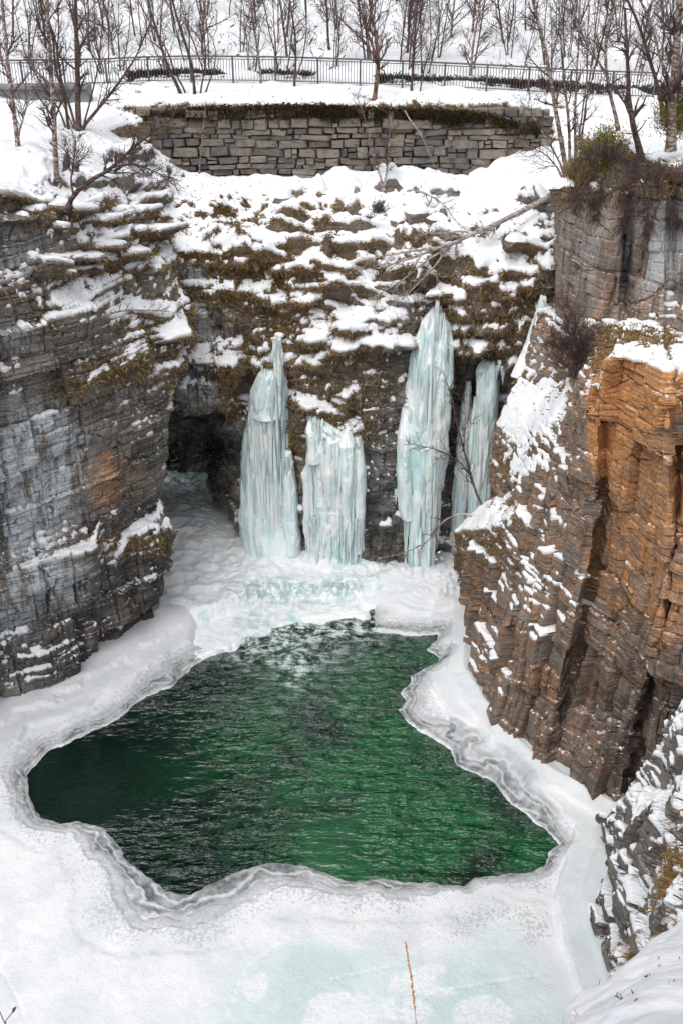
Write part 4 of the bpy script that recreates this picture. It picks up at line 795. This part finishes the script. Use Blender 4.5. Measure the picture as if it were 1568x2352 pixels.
# ------------------------------------------------------------------ trees
def wander(rng, p, d, L, n, wob, lift=0.0, gnarl=None):
    pts = [np.array(p, float)]; d = np.array(d, float); d /= np.linalg.norm(d)
    for i in range(n):
        d = d + rng.normal(0, wob, 3) + np.array([0, 0, lift]); d /= np.linalg.norm(d); pts.append(pts[-1] + d * L / n)
    return np.array(pts)
def twigs_on(rng, pts, r0, count, L, lv, out, start=0.25, lift=0.05, wob=0.16, ang=0.8, rr=0.5):
    pts = np.asarray(pts); n = len(pts)
    for _ in range(count):
        s = start + (1 - start) * rng.random(); i = min(int(s * (n - 1)), n - 2); f = s * (n - 1) - i
        p = pts[i] * (1 - f) + pts[i + 1] * f; t = pts[i + 1] - pts[i]; t = t / max(np.linalg.norm(t), 1e-9)
        a = rng.normal(0, 1, 3); a -= t * (a @ t); a /= np.linalg.norm(a)
        d = t * math.cos(ang) + a * math.sin(ang); l = L * rng.uniform(0.5, 1.2) * (1.15 - 0.6 * s); r = max(0.006, r0 * rr * (1.1 - 0.7 * s))
        q = wander(rng, p, d, l, 5, wob, lift); out.append((q, np.linspace(r, max(0.004, r * 0.35), len(q))))
        if lv > 0: twigs_on(rng, q, r, max(2, int(count * 0.45)), l * 0.55, lv - 1, out, 0.2, lift, wob * 1.2, ang, 0.6)
def tree_data(seed, h, stems, r, lean=0.12, br=10, brl=1.5, lv=1, wob=0.06):
    rng = np.random.default_rng(seed); trunk = []; bran = []
    for k in range(stems):
        a = rng.uniform(0, 6.28); d = np.array([math.cos(a) * lean * (1 + (stems > 1)), math.sin(a) * lean * (1 + (stems > 1)), 1])
        p = np.array([math.cos(a), math.sin(a), 0]) * (0.12 if stems > 1 else 0) - np.array([0, 0, 0.25])
        q = wander(rng, p, d, h * rng.uniform(0.75, 1.05), 14, wob, 0.03); rk = r * rng.uniform(0.65, 1.05)
        rad = rk * (1 - np.linspace(0, 1, len(q)) ** 1.2 * 0.85); rad[0] *= 1.3
        trunk.append((q, rad)); twigs_on(rng, q, rk, br, brl, lv, bran, 0.08)
    return trunk, bran
def make_tree(name, label, cat, group, bark, data, loc=(0, 0, 0)):
    root = empty(name, tuple(loc)); tag(root, label, cat, group)
    for q in data[0]: link('trunk', tube_mesh('trunk', [q], 7), M[bark], root)
    if data[1]: link('crown', tube_mesh('crown', data[1], 4), M['twig'], root)
    return root
# background birches on the hillside: individuals from prototypes
PROT = []
for i, (st, h, r, br) in enumerate(((1, 7.5, 0.07, 26), (3, 6.5, 0.045, 17), (2, 7, 0.055, 20), (5, 5.5, 0.034, 13), (1, 6.5, 0.05, 24), (4, 6.5, 0.042, 14), (2, 6, 0.042, 20), (1, 8, 0.08, 24))):
    PROT.append((tree_data(400 + i, h, st, r, 0.09, br, 1.4, 1, 0.05), ('brown', 'brown', 'brown', 'twig', 'red', 'brown', 'brown', 'birch')[i]))
rng = random.Random(77); protos = [None] * len(PROT)
def hill_z(x, y):
    P = SHEETS['hill'][0]; i = np.argmin(np.abs(P[:, 0, 1] - y)); j = np.argmin(np.abs(P[0, :, 0] - x)); return P[i, j, 2]
ntree = 0
ORD = 'first second third fourth fifth sixth seventh eighth ninth tenth eleventh twelfth thirteenth fourteenth fifteenth sixteenth seventeenth eighteenth nineteenth twentieth twenty-first twenty-second twenty-third twenty-fourth twenty-fifth twenty-sixth twenty-seventh twenty-eighth twenty-ninth thirtieth'.split()
for row, (Y, n) in enumerate(((53.5, 20), (56.5, 26), (60.5, 29), (66, 29), (73, 24))):
    inrow = 0
    for k in range(n):
        px = -120 + 1810 * (k + rng.uniform(0.1, 0.9)) / n; y = Y + rng.uniform(-1.6, 1.6); x = at(px, 60, y)[0]; z = hill_z(x, y)
        i = rng.randrange(len(PROT))
        if not -40 < px < 1608: continue
        ntree += 1; inrow += 1
        lab = '%s, %s from the left in the %s' % (('slim straight birch', 'three-stemmed birch', 'forked birch', 'bushy thin-stemmed birch', 'reddish birch', 'four-stemmed birch', 'forked twiggy birch', 'pale thick birch')[i], ORD[inrow - 1], ('row just behind the railing', 'second row up the hillside', 'third row up the hillside', 'fourth row up the hillside', 'highest row on the hillside')[row])
        if protos[i] is None:
            t = make_tree('birch_tree', lab, 'tree', 'bare birches on the hillside', PROT[i][1], PROT[i][0], (x, y, z)); protos[i] = t
        else:
            t = protos[i].copy(); COL.objects.link(t); t.location = (x, y, z)
            for ch in protos[i].children:
                c = ch.copy(); COL.objects.link(c); c.parent = t
        t['label'] = lab; t.rotation_euler = (0, 0, rng.uniform(0, 6.28)); s = rng.uniform(0.8, 1.2); t.scale = (s, s, s)
# trees read off one by one; stems as (px, py) paths, each leaning a little in depth
def px_tree(name, label, cat, bark, stems, seed, Y=None, br=14, brl=1.1, lv=1, group=None, ext=True, surf_names=None, twig_r=0.5, start=0.15, lift=0.05, depth_wob=0.5, drape=None, crown='twig'):
    rng = np.random.default_rng(seed); p0 = stems[0][1][0]
    base = surf(p0[0], p0[1], surf_names) if Y is None else at(p0[0], p0[1], Y)
    root = empty(name, tuple(base)); tag(root, label, cat, group); bran = []
    for r, path in stems:
        if drape:
            ys = np.array([surf(q[0], q[1], drape)[1] for q in path]); tt = np.linspace(0, 1, len(path)); k1, k0 = np.polyfit(tt, ys, 1)
            fit = k0 + k1 * tt; fit -= 0.2 + min(1.5, max(0, (fit - ys).max())); path = [(q[0], q[1], f) for q, f in zip(path, fit)]
        dy = rng.uniform(-depth_wob, depth_wob); n = len(path); pts = []
        for i, q in enumerate(path):
            pts.append(at(q[0], q[1], (base[1] + dy * i / max(1, n - 1)) if len(q) < 3 else q[2]))
        pts = np.array(pts)
        if ext and path[-1][1] < 40: 
            d = pts[-1] - pts[-2]; d /= np.linalg.norm(d); pts = np.vstack([pts, pts[-1] + d * 1.2 + np.array([0.1, 0.1, 0]), pts[-1] + d * 2.6])
        L = np.concatenate([[0], np.cumsum(np.linalg.norm(np.diff(pts, axis=0), axis=1))]); m = max(8, int(L[-1] / 0.3)); s = np.linspace(0, L[-1], m)
        P = np.stack([np.interp(s, L, pts[:, k]) for k in range(3)], 1); P = np.vstack([P[:1], (P[:-2] + 2 * P[1:-1] + P[2:]) / 4, P[-1:]])
        P[1:-1] += np.cumsum(rng.normal(0, 0.012, (m - 2, 3)), 0) * 0.6
        P = P - base; P[0, 2] -= 0.12
        rad = r * 0.8 * (1 - (s / L[-1]) ** 1.1 * 0.78); rad[0] *= 1.25
        link('trunk', tube_mesh('trunk', [(P, rad)], 8), M[bark], root)
        twigs_on(rng, P, r * .8, int(br * (0.6 if lv > 1 else 1.5)), brl, lv, bran, start, lift, rr=twig_r)
    if bran: link('crown', tube_mesh('crown', bran, 4), M[crown], root)
    return root
FT = 'bare trees standing in front of the railing'
px_tree('birch_tree', 'slim pale birch at the far left edge of the snowy slope', 'tree', 'birch', [(.11, [(42,338),(38,300),(27,220),(17,120),(6,0)]), (.05, [(40,320),(55,260),(75,200),(70,140)])], 501, br=14)
px_tree('birch_tree', 'straight whitish birch rising from the ledge left of the leaning trunk', 'tree', 'birch', [(.11, [(130,406),(128,300),(121,190),(115,80),(108,0)])], 502, br=20)
px_tree('birch_tree', 'dark many-stemmed birch on the slope left of the stone wall', 'tree', 'brown', [(.16, [(182,300),(180,220),(178,120),(172,0)]), (.09, [(186,298),(215,262),(262,205),(310,140),(352,40)]), (.07, [(176,300),(160,240),(140,180),(128,90),(100,10)]), (.05, [(190,298),(205,240),(225,160),(235,60),(240,0)]), (.04,[(172,298),(150,250),(118,190),(60,150)])], 503, br=14)
px_tree('birch_tree', 'thin dark birch between the whitish birch and the many-stemmed one', 'tree', 'brown', [(.08, [(158,296),(150,230),(128,160),(122,80),(90,0)]), (.05, [(150,285),(132,240),(100,200),(50,120)])], 504, br=14)
px_tree('leaning_birch', 'crooked leaning birch at the lip of the left cliff', 'tree', 'brown', [(.1, [(152,478),(168,448),(200,418),(260,388),(300,345),(345,308),(398,268)]), (.045, [(170,445),(160,420),(170,360),(175,320)]), (.04, [(262,385),(310,372),(360,395),(400,410)])], 505, br=18, brl=1.0, ext=False)
px_tree('birch_tree', 'clump of curved birch stems at the left end of the stone wall', 'tree', 'brown', [(.1, [(418,218),(385,150),(358,65),(338,0)]), (.09, [(448,216),(440,140),(412,60),(396,0)]), (.05, [(460,214),(472,150),(468,70),(450,0)]), (.05, [(430,216),(405,170),(388,120),(330,20)]), (.045, [(470,215),(490,170),(500,120),(470,50)])], 506, br=12, lv=2, brl=.9)
px_tree('birch_tree', 'single grey birch right of the curved clump, in front of the railing', 'tree', 'birch', [(.08, [(600,192),(596,150),(588,90),(574,0)])], 507)
px_tree('birch_tree', 'slim birch with a stump at its foot in front of the railing', 'tree', 'brown', [(.075, [(676,200),(680,150),(676,80),(660,0)]), (.04, [(680,170),(695,140),(705,60),(700,0)])], 508)
px_tree('birch_tree', 'reddish curved birch standing above the middle of the stone wall', 'tree', 'red', [(.13, [(858,232),(864,190),(869,150),(862,80),(848,0)]), (.07, [(868,145),(852,100),(838,60),(822,0)]), (.045, [(868,150),(840,100),(800,60),(750,15)])], 509, br=16)
px_tree('birch_tree', 'dark double birch right of the reddish one above the wall', 'tree', 'brown', [(.08, [(944,210),(948,150),(952,80),(958,0)]), (.04, [(964,205),(972,160),(990,100),(985,0)])], 510)
px_tree('sapling', 'forked sapling growing on the snow below the stone wall', 'tree', 'birch', [(.05, [(880,432),(872,400),(855,352),(838,270),(820,225)]), (.045, [(882,432),(888,380),(893,310),(900,260)])], 511, br=16, brl=.8, ext=False)
px_tree('sapling', 'thin upright stem before the left part of the stone wall', 'tree', 'birch', [(.04, [(458,400),(463,350),(470,290),(474,240)])], 512, br=8, brl=.6, ext=False)
px_tree('birch_tree', 'dense clump of pale birch stems above the right end of the wall', 'tree', 'birch', [(.11, [(1300,398),(1284,300),(1268,200),(1248,90),(1226,0)]), (.07, [(1310,400),(1305,290),(1290,150),(1282,0)]), (.06, [(1320,400),(1318,270),(1325,120),(1330,0)]), (.05, [(1296,398),(1262,330),(1235,290),(1205,225)]), (.05, [(1325,395),(1340,260),(1360,120),(1380,0)]), (.045, [(1316,398),(1330,300),(1345,180),(1352,0)]), (.04, [(1290,398),(1250,350),(1190,330)])], 513, br=13, lv=1, brl=1.1, Y=35.5)
px_tree('birch_tree', 'pale birch leaning left of the snapped trunk', 'tree', 'birch', [(.09, [(1420,292),(1405,240),(1390,160),(1392,80),(1410,0)]), (.05, [(1390,160),(1350,120),(1320,40),(1310,0)])], 514, Y=38)
px_tree('dead_birch', 'dark dead trunk with a snapped top on the right cliff', 'dead tree', 'brown', [(.14, [(1474,362),(1455,300),(1441,220),(1438,120),(1435,18)]), (.05, [(1445,250),(1410,205),(1378,175)]), (.04, [(1437,100),(1420,92),(1400,98)])], 515, Y=33.5, br=8, brl=.7, ext=False)
px_tree('birch_tree', 'thick white birch at the right edge of the picture', 'tree', 'birch', [(.2, [(1540,338),(1543,230),(1552,100),(1560,0)]), (.06, [(1544,200),(1520,150),(1500,60),(1470,0)])], 516, Y=34, br=16)
px_tree('birch_tree', 'dark curved birch left of the thick white birch', 'tree', 'brown', [(.09, [(1522,260),(1510,200),(1488,120),(1460,40),(1440,0)]), (.06, [(1525,250),(1550,190),(1580,120)])], 517, Y=36)
px_tree('fallen_birch', 'fallen whitish birch lying down across the snowy slope with bushy crown', 'fallen tree', 'grey',
    [(.15, [(1296,434,33.8),(1240,462,34.6),(1180,492,35.6),(1110,525,36.4),(1050,552,36.9),(1000,572,37.1),(930,596,37.2),(860,618,37.2)]), (.07, [(1060,548,36.8),(1000,585,36.6),(930,640,36.4),(850,690,36.2)]), (.06, [(1020,566,37),(960,575,36.6),(880,590,36.4),(800,605,36.6)]), (.06, [(1030,562,37),(1000,610,36.5),(960,650,36.3),(915,700,36)]), (.05, [(1090,535,36.6),(1040,530,36.6),(1000,540,36.6),(960,530,37)])], 518, crown='grey', br=26, brl=1.1, lv=2, ext=False, start=.3, lift=-.03, drape=('back_cliff',), surf_names=('back_cliff',))
px_tree('dead_branch', 'bare pale branch hanging down over the stone wall', 'branch', 'grey', [(.045, [(924,240,46),(934,268,45.6),(962,300,45.5),(984,345,45.4),(1004,402,45.4)])], 519, Y=45.6, br=4, brl=.4, lv=0, ext=False)
px_tree('dead_branch', 'crooked branch lying on snow below the wall, left of the fallen birch', 'branch', 'grey', [(.06, [(935,432,42.5),(985,445,41.8),(1020,470,41),(1045,510,39.5),(1075,530,38.5)])], 520, br=8, brl=.7, lv=1, ext=False, drape=('back_cliff',), surf_names=('back_cliff',))
px_tree('sapling', 'leafless sapling in front of the tallest icefall', 'tree', 'brown', [(.06, [(1112,1172,32.2),(1095,1140,32.6),(1078,1085,33),(1055,1000,33.4),(1035,900,33.8),(1015,850,34)]), (.035, [(1075,1080,33),(1040,1050,33),(990,1030,33.2),(925,1020,33.4)]), (.025, [(1062,1030,33.2),(1070,960,33.4),(1060,900,33.6)])], 521, Y=32.2, br=12, brl=.8, lv=1, ext=False)
px_tree('dead_branch', 'arching snow-dusted branch hanging off the right spur above the pool', 'branch', 'grey', [(.05, [(1085,1178,31.8),(1050,1180,32),(1015,1196,32.2),(1000,1228,32.3),(965,1255,32.4),(920,1272,32.5),(870,1282,32.6)])], 522, Y=31.8, br=12, brl=.7, lv=1, ext=False, lift=-.06)
px_tree('dead_branch', 'thin branch lying along a snowy ledge of the left cliff', 'branch', 'grey', [(.04, [(240,722,30.4),(290,712,30.8),(350,712,31.2),(420,722,31.8)])], 523, br=10, brl=.6, lv=1, ext=False, drape=('left_cliff',), surf_names=('left_cliff',))
px_tree('bush', 'leafless brown bush on the grey face below the upper right cliff', 'bush', 'twig', [(.03, [(1320,860),(1312,800),(1300,740),(1290,700)]), (.03, [(1322,860),(1325,800),(1322,740)]), (.025, [(1318,862),(1290,830),(1262,770)]), (.025, [(1325,862),(1340,820),(1350,770)])], 524, br=22, brl=.9, lv=1, ext=False, surf_names=('right_cliff',))
for k, (x, y, l) in enumerate(((1510, 440, 'tangle of dark twigs drooping over the upper right cliff edge'), (1400, 400, 'low twiggy scrub beside the yellowish shrub on the right cliff'))):
    px_tree('bush', l, 'bush', 'twig', [(.03, [(x + dx, y), (x + dx * 1.6, y + e * 40), (x + dx * 2.0, y + e * 70 + 10)]) for dx, e in ((-40, 1), (-15, 1.2), (20, .9), (45, 1.1), (0, -1), (30, -.8), (-30, -.9))], 530 + k, br=20, brl=.7, lv=1, ext=False, Y=30.2 if k == 0 else 31.8, lift=-.08)
print('trees', ntree)

# ------------------------------------------------------------------ shrubs, grass, near sprigs
def shrub(label, px, py, Y, size, n, seed, tint, cat='shrub', up=0.6, w=.016, ll=(.08, .22)):
    root = empty('shrub', tuple(at(px, py, Y))); tag(root, label, cat); rng = np.random.default_rng(seed)
    st = []
    for k in range(14):
        d = rng.normal(0, .6, 3); d[2] = abs(d[2]) + up; st.append((wander(rng, (0, 0, -.1), d, size * rng.uniform(.6, 1.1), 5, .15), np.linspace(.02, .006, 6)))
    link('stems', tube_mesh('stems', st, 4), M['twig'], root)
    P = np.concatenate([s[0][1:] for s in st]); b = P[rng.integers(0, len(P), n)] + rng.normal(0, size * .14, (n, 3)); d = rng.normal(0, .6, (n, 3)); d[:, 2] += .7; d /= np.linalg.norm(d, axis=1, keepdims=True)
    sd = np.cross(d, rng.normal(0, 1, (n, 3))); sd /= np.linalg.norm(sd, axis=1, keepdims=True); l = rng.uniform(*ll, (n, 1))
    V = np.stack([b - sd * w, b + sd * w, b + d * l], 1).reshape(-1, 3); pal = np.array(tint); c = pal[rng.integers(0, len(pal), n)] * rng.uniform(.7, 1.3, (n, 1))
    link('foliage', mesh_np('foliage', V, np.arange(n * 3).reshape(-1, 3), {'tint': np.repeat(c, 3, 0)}), M['veg'], root); return root
YG = [(0.2, 0.19, 0.05), (0.28, 0.24, 0.08), (0.14, 0.14, 0.04), (0.2, 0.13, 0.07)]
shrub('yellowish green shrub at the top of the right cliff', 1375, 375, 33, 1.1, 5000, 601, YG)
shrub('tan grass hummock at the left corner of the right cliff top', 1330, 412, 33.6, 0.7, 3200, 606, [(0.3, 0.2, 0.11), (0.22, 0.15, 0.08), (0.36, 0.27, 0.14), (0.2, 0.19, 0.07)], 'grass clump', 0.25, .008, (.12, .34))
shrub('yellow-green bush at the right edge beside the thick birch', 1550, 300, 34.5, 1.2, 4000, 602, YG)
shrub('small dark green juniper on the snow above the cliff', 868, 482, 40.2, 0.42, 700, 603, [(0.07, 0.1, 0.075), (0.1, 0.14, 0.1), (0.13, 0.12, 0.08)])
shrub('dry orange-yellow grass clump hanging on the lower right edge', 1565, 2030, 12.4, 0.55, 1600, 604, [(0.45, 0.27, 0.1), (0.35, 0.2, 0.08), (0.5, 0.36, 0.16), (0.25, 0.2, 0.07)], 'grass clump', 0.3, .0035, (.2, .45))
shrub('tan grass clump beside the snow corner at the lower right', 1475, 2215, 13.0, 0.5, 2200, 605, [(0.4, 0.26, 0.14), (0.3, 0.19, 0.1), (0.45, 0.33, 0.2)], 'grass clump', 0.2, .0035, (.15, .35))
# brown heather along the foot of the railing
rl = np.array([at(p, q, 50.9) for p, q in RAIL]); S = np.stack([rl + np.array([0, 0, .05]), rl + np.array([0, .5, .3])], 0)
tt = np.linspace(0, len(rl) - 1, 1600); GG = np.stack([np.stack([np.interp(tt, np.arange(len(rl)), S[k][:, c]) for c in range(3)], 1) for k in (0, 1)], 0)
ww = np.repeat(((fbm(GG[0], 0.35, 3, 9) > 0.42) * (to_px(GG[0])[0] > 230) * 1.0)[None], 2, 0)
add_tufts(GG, np.broadcast_to(np.array([0, -.6, .8]), GG.shape), ww + 1e-6, 24000, 0.4, 9, 'the strip of heather behind the railing', [(0.07, 0.035, 0.025), (0.1, 0.05, 0.03), (0.13, 0.075, 0.045), (0.05, 0.03, 0.025)], 'heather', 0.6)
# turf fringe hanging over the top of the stone wall
tp = np.linspace(335, 1235, 1500); top = np.array([at(x, np.interp(x, [335, 450, 650, 870, 1100, 1240], [272, 256, 250, 258, 268, 300]), 45.95) for x in tp])
GG = np.stack([top + np.array([0, 0, .12]), top + np.array([0, 0, -.05]), top + np.array([0, -.03, -.22])], 0)
ww = np.repeat((0.25 + sst(.35, .6, fbm(GG[0], 0.5, 3, 19)))[None], 3, 0); ww[2] *= .5 * (fbm(GG[0], 0.8, 2, 29) > .5)
add_tufts(GG, np.broadcast_to(np.array([0, -1., .1]), GG.shape), ww, 26000, 0.26, 19, 'the top of the stone wall', [(0.06, 0.04, 0.025), (0.09, 0.06, 0.03), (0.13, 0.095, 0.04), (0.05, 0.035, 0.028), (0.1, 0.1, 0.035)], 'turf_fringe', -0.1)
# brushwood stubs on the hillside
P = SHEETS['hill'][0]; sel = (P[..., 1] < 80) & (np.abs(P[..., 0]) < 35); ww = sel * (fbm(P, 0.3, 3, 33) > .5) + 1e-9
add_tufts(P, np.broadcast_to(np.array([0, 0, 1.]), P.shape), ww, 5000, 0.5, 33, 'the hillside between the birches', [(0.09, 0.06, 0.05), (0.14, 0.1, 0.085), (0.06, 0.045, 0.04)], 'undergrowth', 0.9, 0.9)
# boulders on the snowy terrace
def boulder(label, px, py, size, seed):
    p = surf(px, py, ('back_cliff', 'left_cliff')); root = empty('boulder', tuple(p)); tag(root, label, 'boulder')
    nu, nv = 40, 24; TH, PH = np.meshgrid(np.linspace(0, 2 * math.pi, nu), np.linspace(0, math.pi, nv)); D = np.stack([np.cos(TH) * np.sin(PH), np.sin(TH) * np.sin(PH), np.cos(PH)], -1)
    g = np.random.default_rng(seed); r = np.full(TH.shape, 9.0)
    for _ in range(16):
        n = g.normal(0, 1, 3); n /= np.linalg.norm(n); r = np.minimum(r, g.uniform(.7, 1) / np.maximum(D @ n, .05))
    G = D * (np.minimum(r, 1.3) + .12 * (fbm(D, 3, 3, seed) - .5))[..., None] * np.array([1.2, 1, .75]) * size; G[:, -1] = G[:, 0]
    z = np.zeros(TH.size); link('stone_body', mesh_np('stone_body', G, grid_faces(nv, nu), dict(rust=z, moss=z + .6, streak=z, dark=z)), M['rock'], root)
    k = int(nv * .42); C = G[:k].copy(); C = C * 1.02 + np.array([0, 0, .12 * size + .05]) * sst(1, .3, np.linspace(0, 1, k))[:, None, None]; C[-1] = G[k - 1] * .93
    link('snow_cap', mesh_np('snow_cap', C, grid_faces(k, nu), None, True), M['snow'], root)
for k, (x, y, sz, l) in enumerate(((955, 492, .5, 'largest snow-capped boulder on the terrace left of the fallen birch'), (1000, 508, .4, 'snow-capped boulder just right of the largest one on the terrace'), (915, 505, .33, 'small snow-capped boulder left of the largest one on the terrace'), (650, 455, .4, 'mossy snow-capped boulder on the left part of the terrace'), (1180, 560, .42, 'snow-capped boulder below the trunk of the fallen birch'))): boulder(l, x, y, sz, 800 + k)
# seed head close to the lens
def stalk():
    p = [at(962, 2420, 2.15), at(952, 2320, 2.2), at(944, 2250, 2.25), at(930, 2165, 2.3)]; base = at(985, 2600, 1.95) + np.array([0, -0.1, -0.5])
    root = empty('grass_stalk', tuple(base)); tag(root, 'single orange grass seed head rising in front of the ice', 'grass')
    pts = np.array([base] + p) - base; L = np.linspace(0, 1, 5); s = np.linspace(0, 1, 40); P = np.stack([np.interp(s, L, pts[:, k]) for k in range(3)], 1)
    link('stem', tube_mesh('stem', [(P, np.linspace(.0022, .0012, 40))], 6), M['straw'], root)
    rng = np.random.default_rng(4); out = []
    a, b = p[0] * .35 + p[1] * .65 - base, p[3] - base
    for k in range(46):
        t = (k / 45) ** .9; q = np.array([np.interp(t, [0, .35, 1], [(p[1] - base)[c], (p[2] - base)[c], (p[3] - base)[c]]) for c in range(3)])
        d = np.array([0, 0, 1.0]) + rng.normal(0, .28, 3); d /= np.linalg.norm(d); l = .016 * (1 - .4 * t); r = (.0042 * (1 - .65 * t) + .001) * (0.75 + 0.5 * math.sin(k * 1.4) ** 2)
        out.append((np.array([q, q + d * l * .3, q + d * l * .7, q + d * l]), np.array([.0008, r, r * .8, .0005])))
    for i, g in enumerate(out): link('seed', tube_mesh('seed', [(g[0], g[1])], 5), M['straw'], root)
stalk()
# dark sprigs poking out of the near snow
rng = random.Random(12); SPR = [(1530, 2300, 'dark heather sprig on the near snow at the right edge'), (1545, 2222, 'small dark sprig near the top of the snowy bank'), (1468, 2318, 'tiny dark sprig on the left part of the snowy bank'), (1500, 2262, 'dark curled sprig in the middle of the snowy bank'), (1440, 2345, 'dark sprig at the bottom edge of the picture on the snowy bank')]
for k, (x, y, l) in enumerate(SPR):
    b = surf(x, y, ('near_bank',)); root = empty('heather_sprig', tuple(b)); tag(root, l, 'sprig', 'sprigs on the near bank'); g = np.random.default_rng(700 + k); out = []
    for j in range(5): q = wander(g, (0, 0, 0), g.normal(0, .5, 3) + np.array([0, 0, .9]), .2, 5, .2); out.append((q, np.linspace(.006, .003, 6))); twigs_on(g, q, .005, 6, .06, 0, out)
    link('stems', tube_mesh('stems', out, 4), M['twig'], root)
b = at(6, 2450, 3.0); root = empty('weed_stem', tuple(b)); tag(root, 'dark thin weed with a seed tip at the bottom left corner', 'weed')
link('stem', tube_mesh('stem', [(np.array([[0, 0, -.3], [0, 0, 0], at(14, 2345, 3.05) - b, at(32, 2322, 3.1) - b]), np.array([.004, .004, .003, .003])), (np.array([at(0, 2322, 3.05) - b, at(12, 2350, 3.05) - b]), np.array([.003, .003]))], 5), M['twig'], root)
link('seed_tip', tube_mesh('seed_tip', [(np.array([at(30, 2325, 3.1) - b, at(34, 2318, 3.1) - b, at(38, 2312, 3.1) - b]), np.array([.004, .011, .002]))], 6), M['twig'], root)
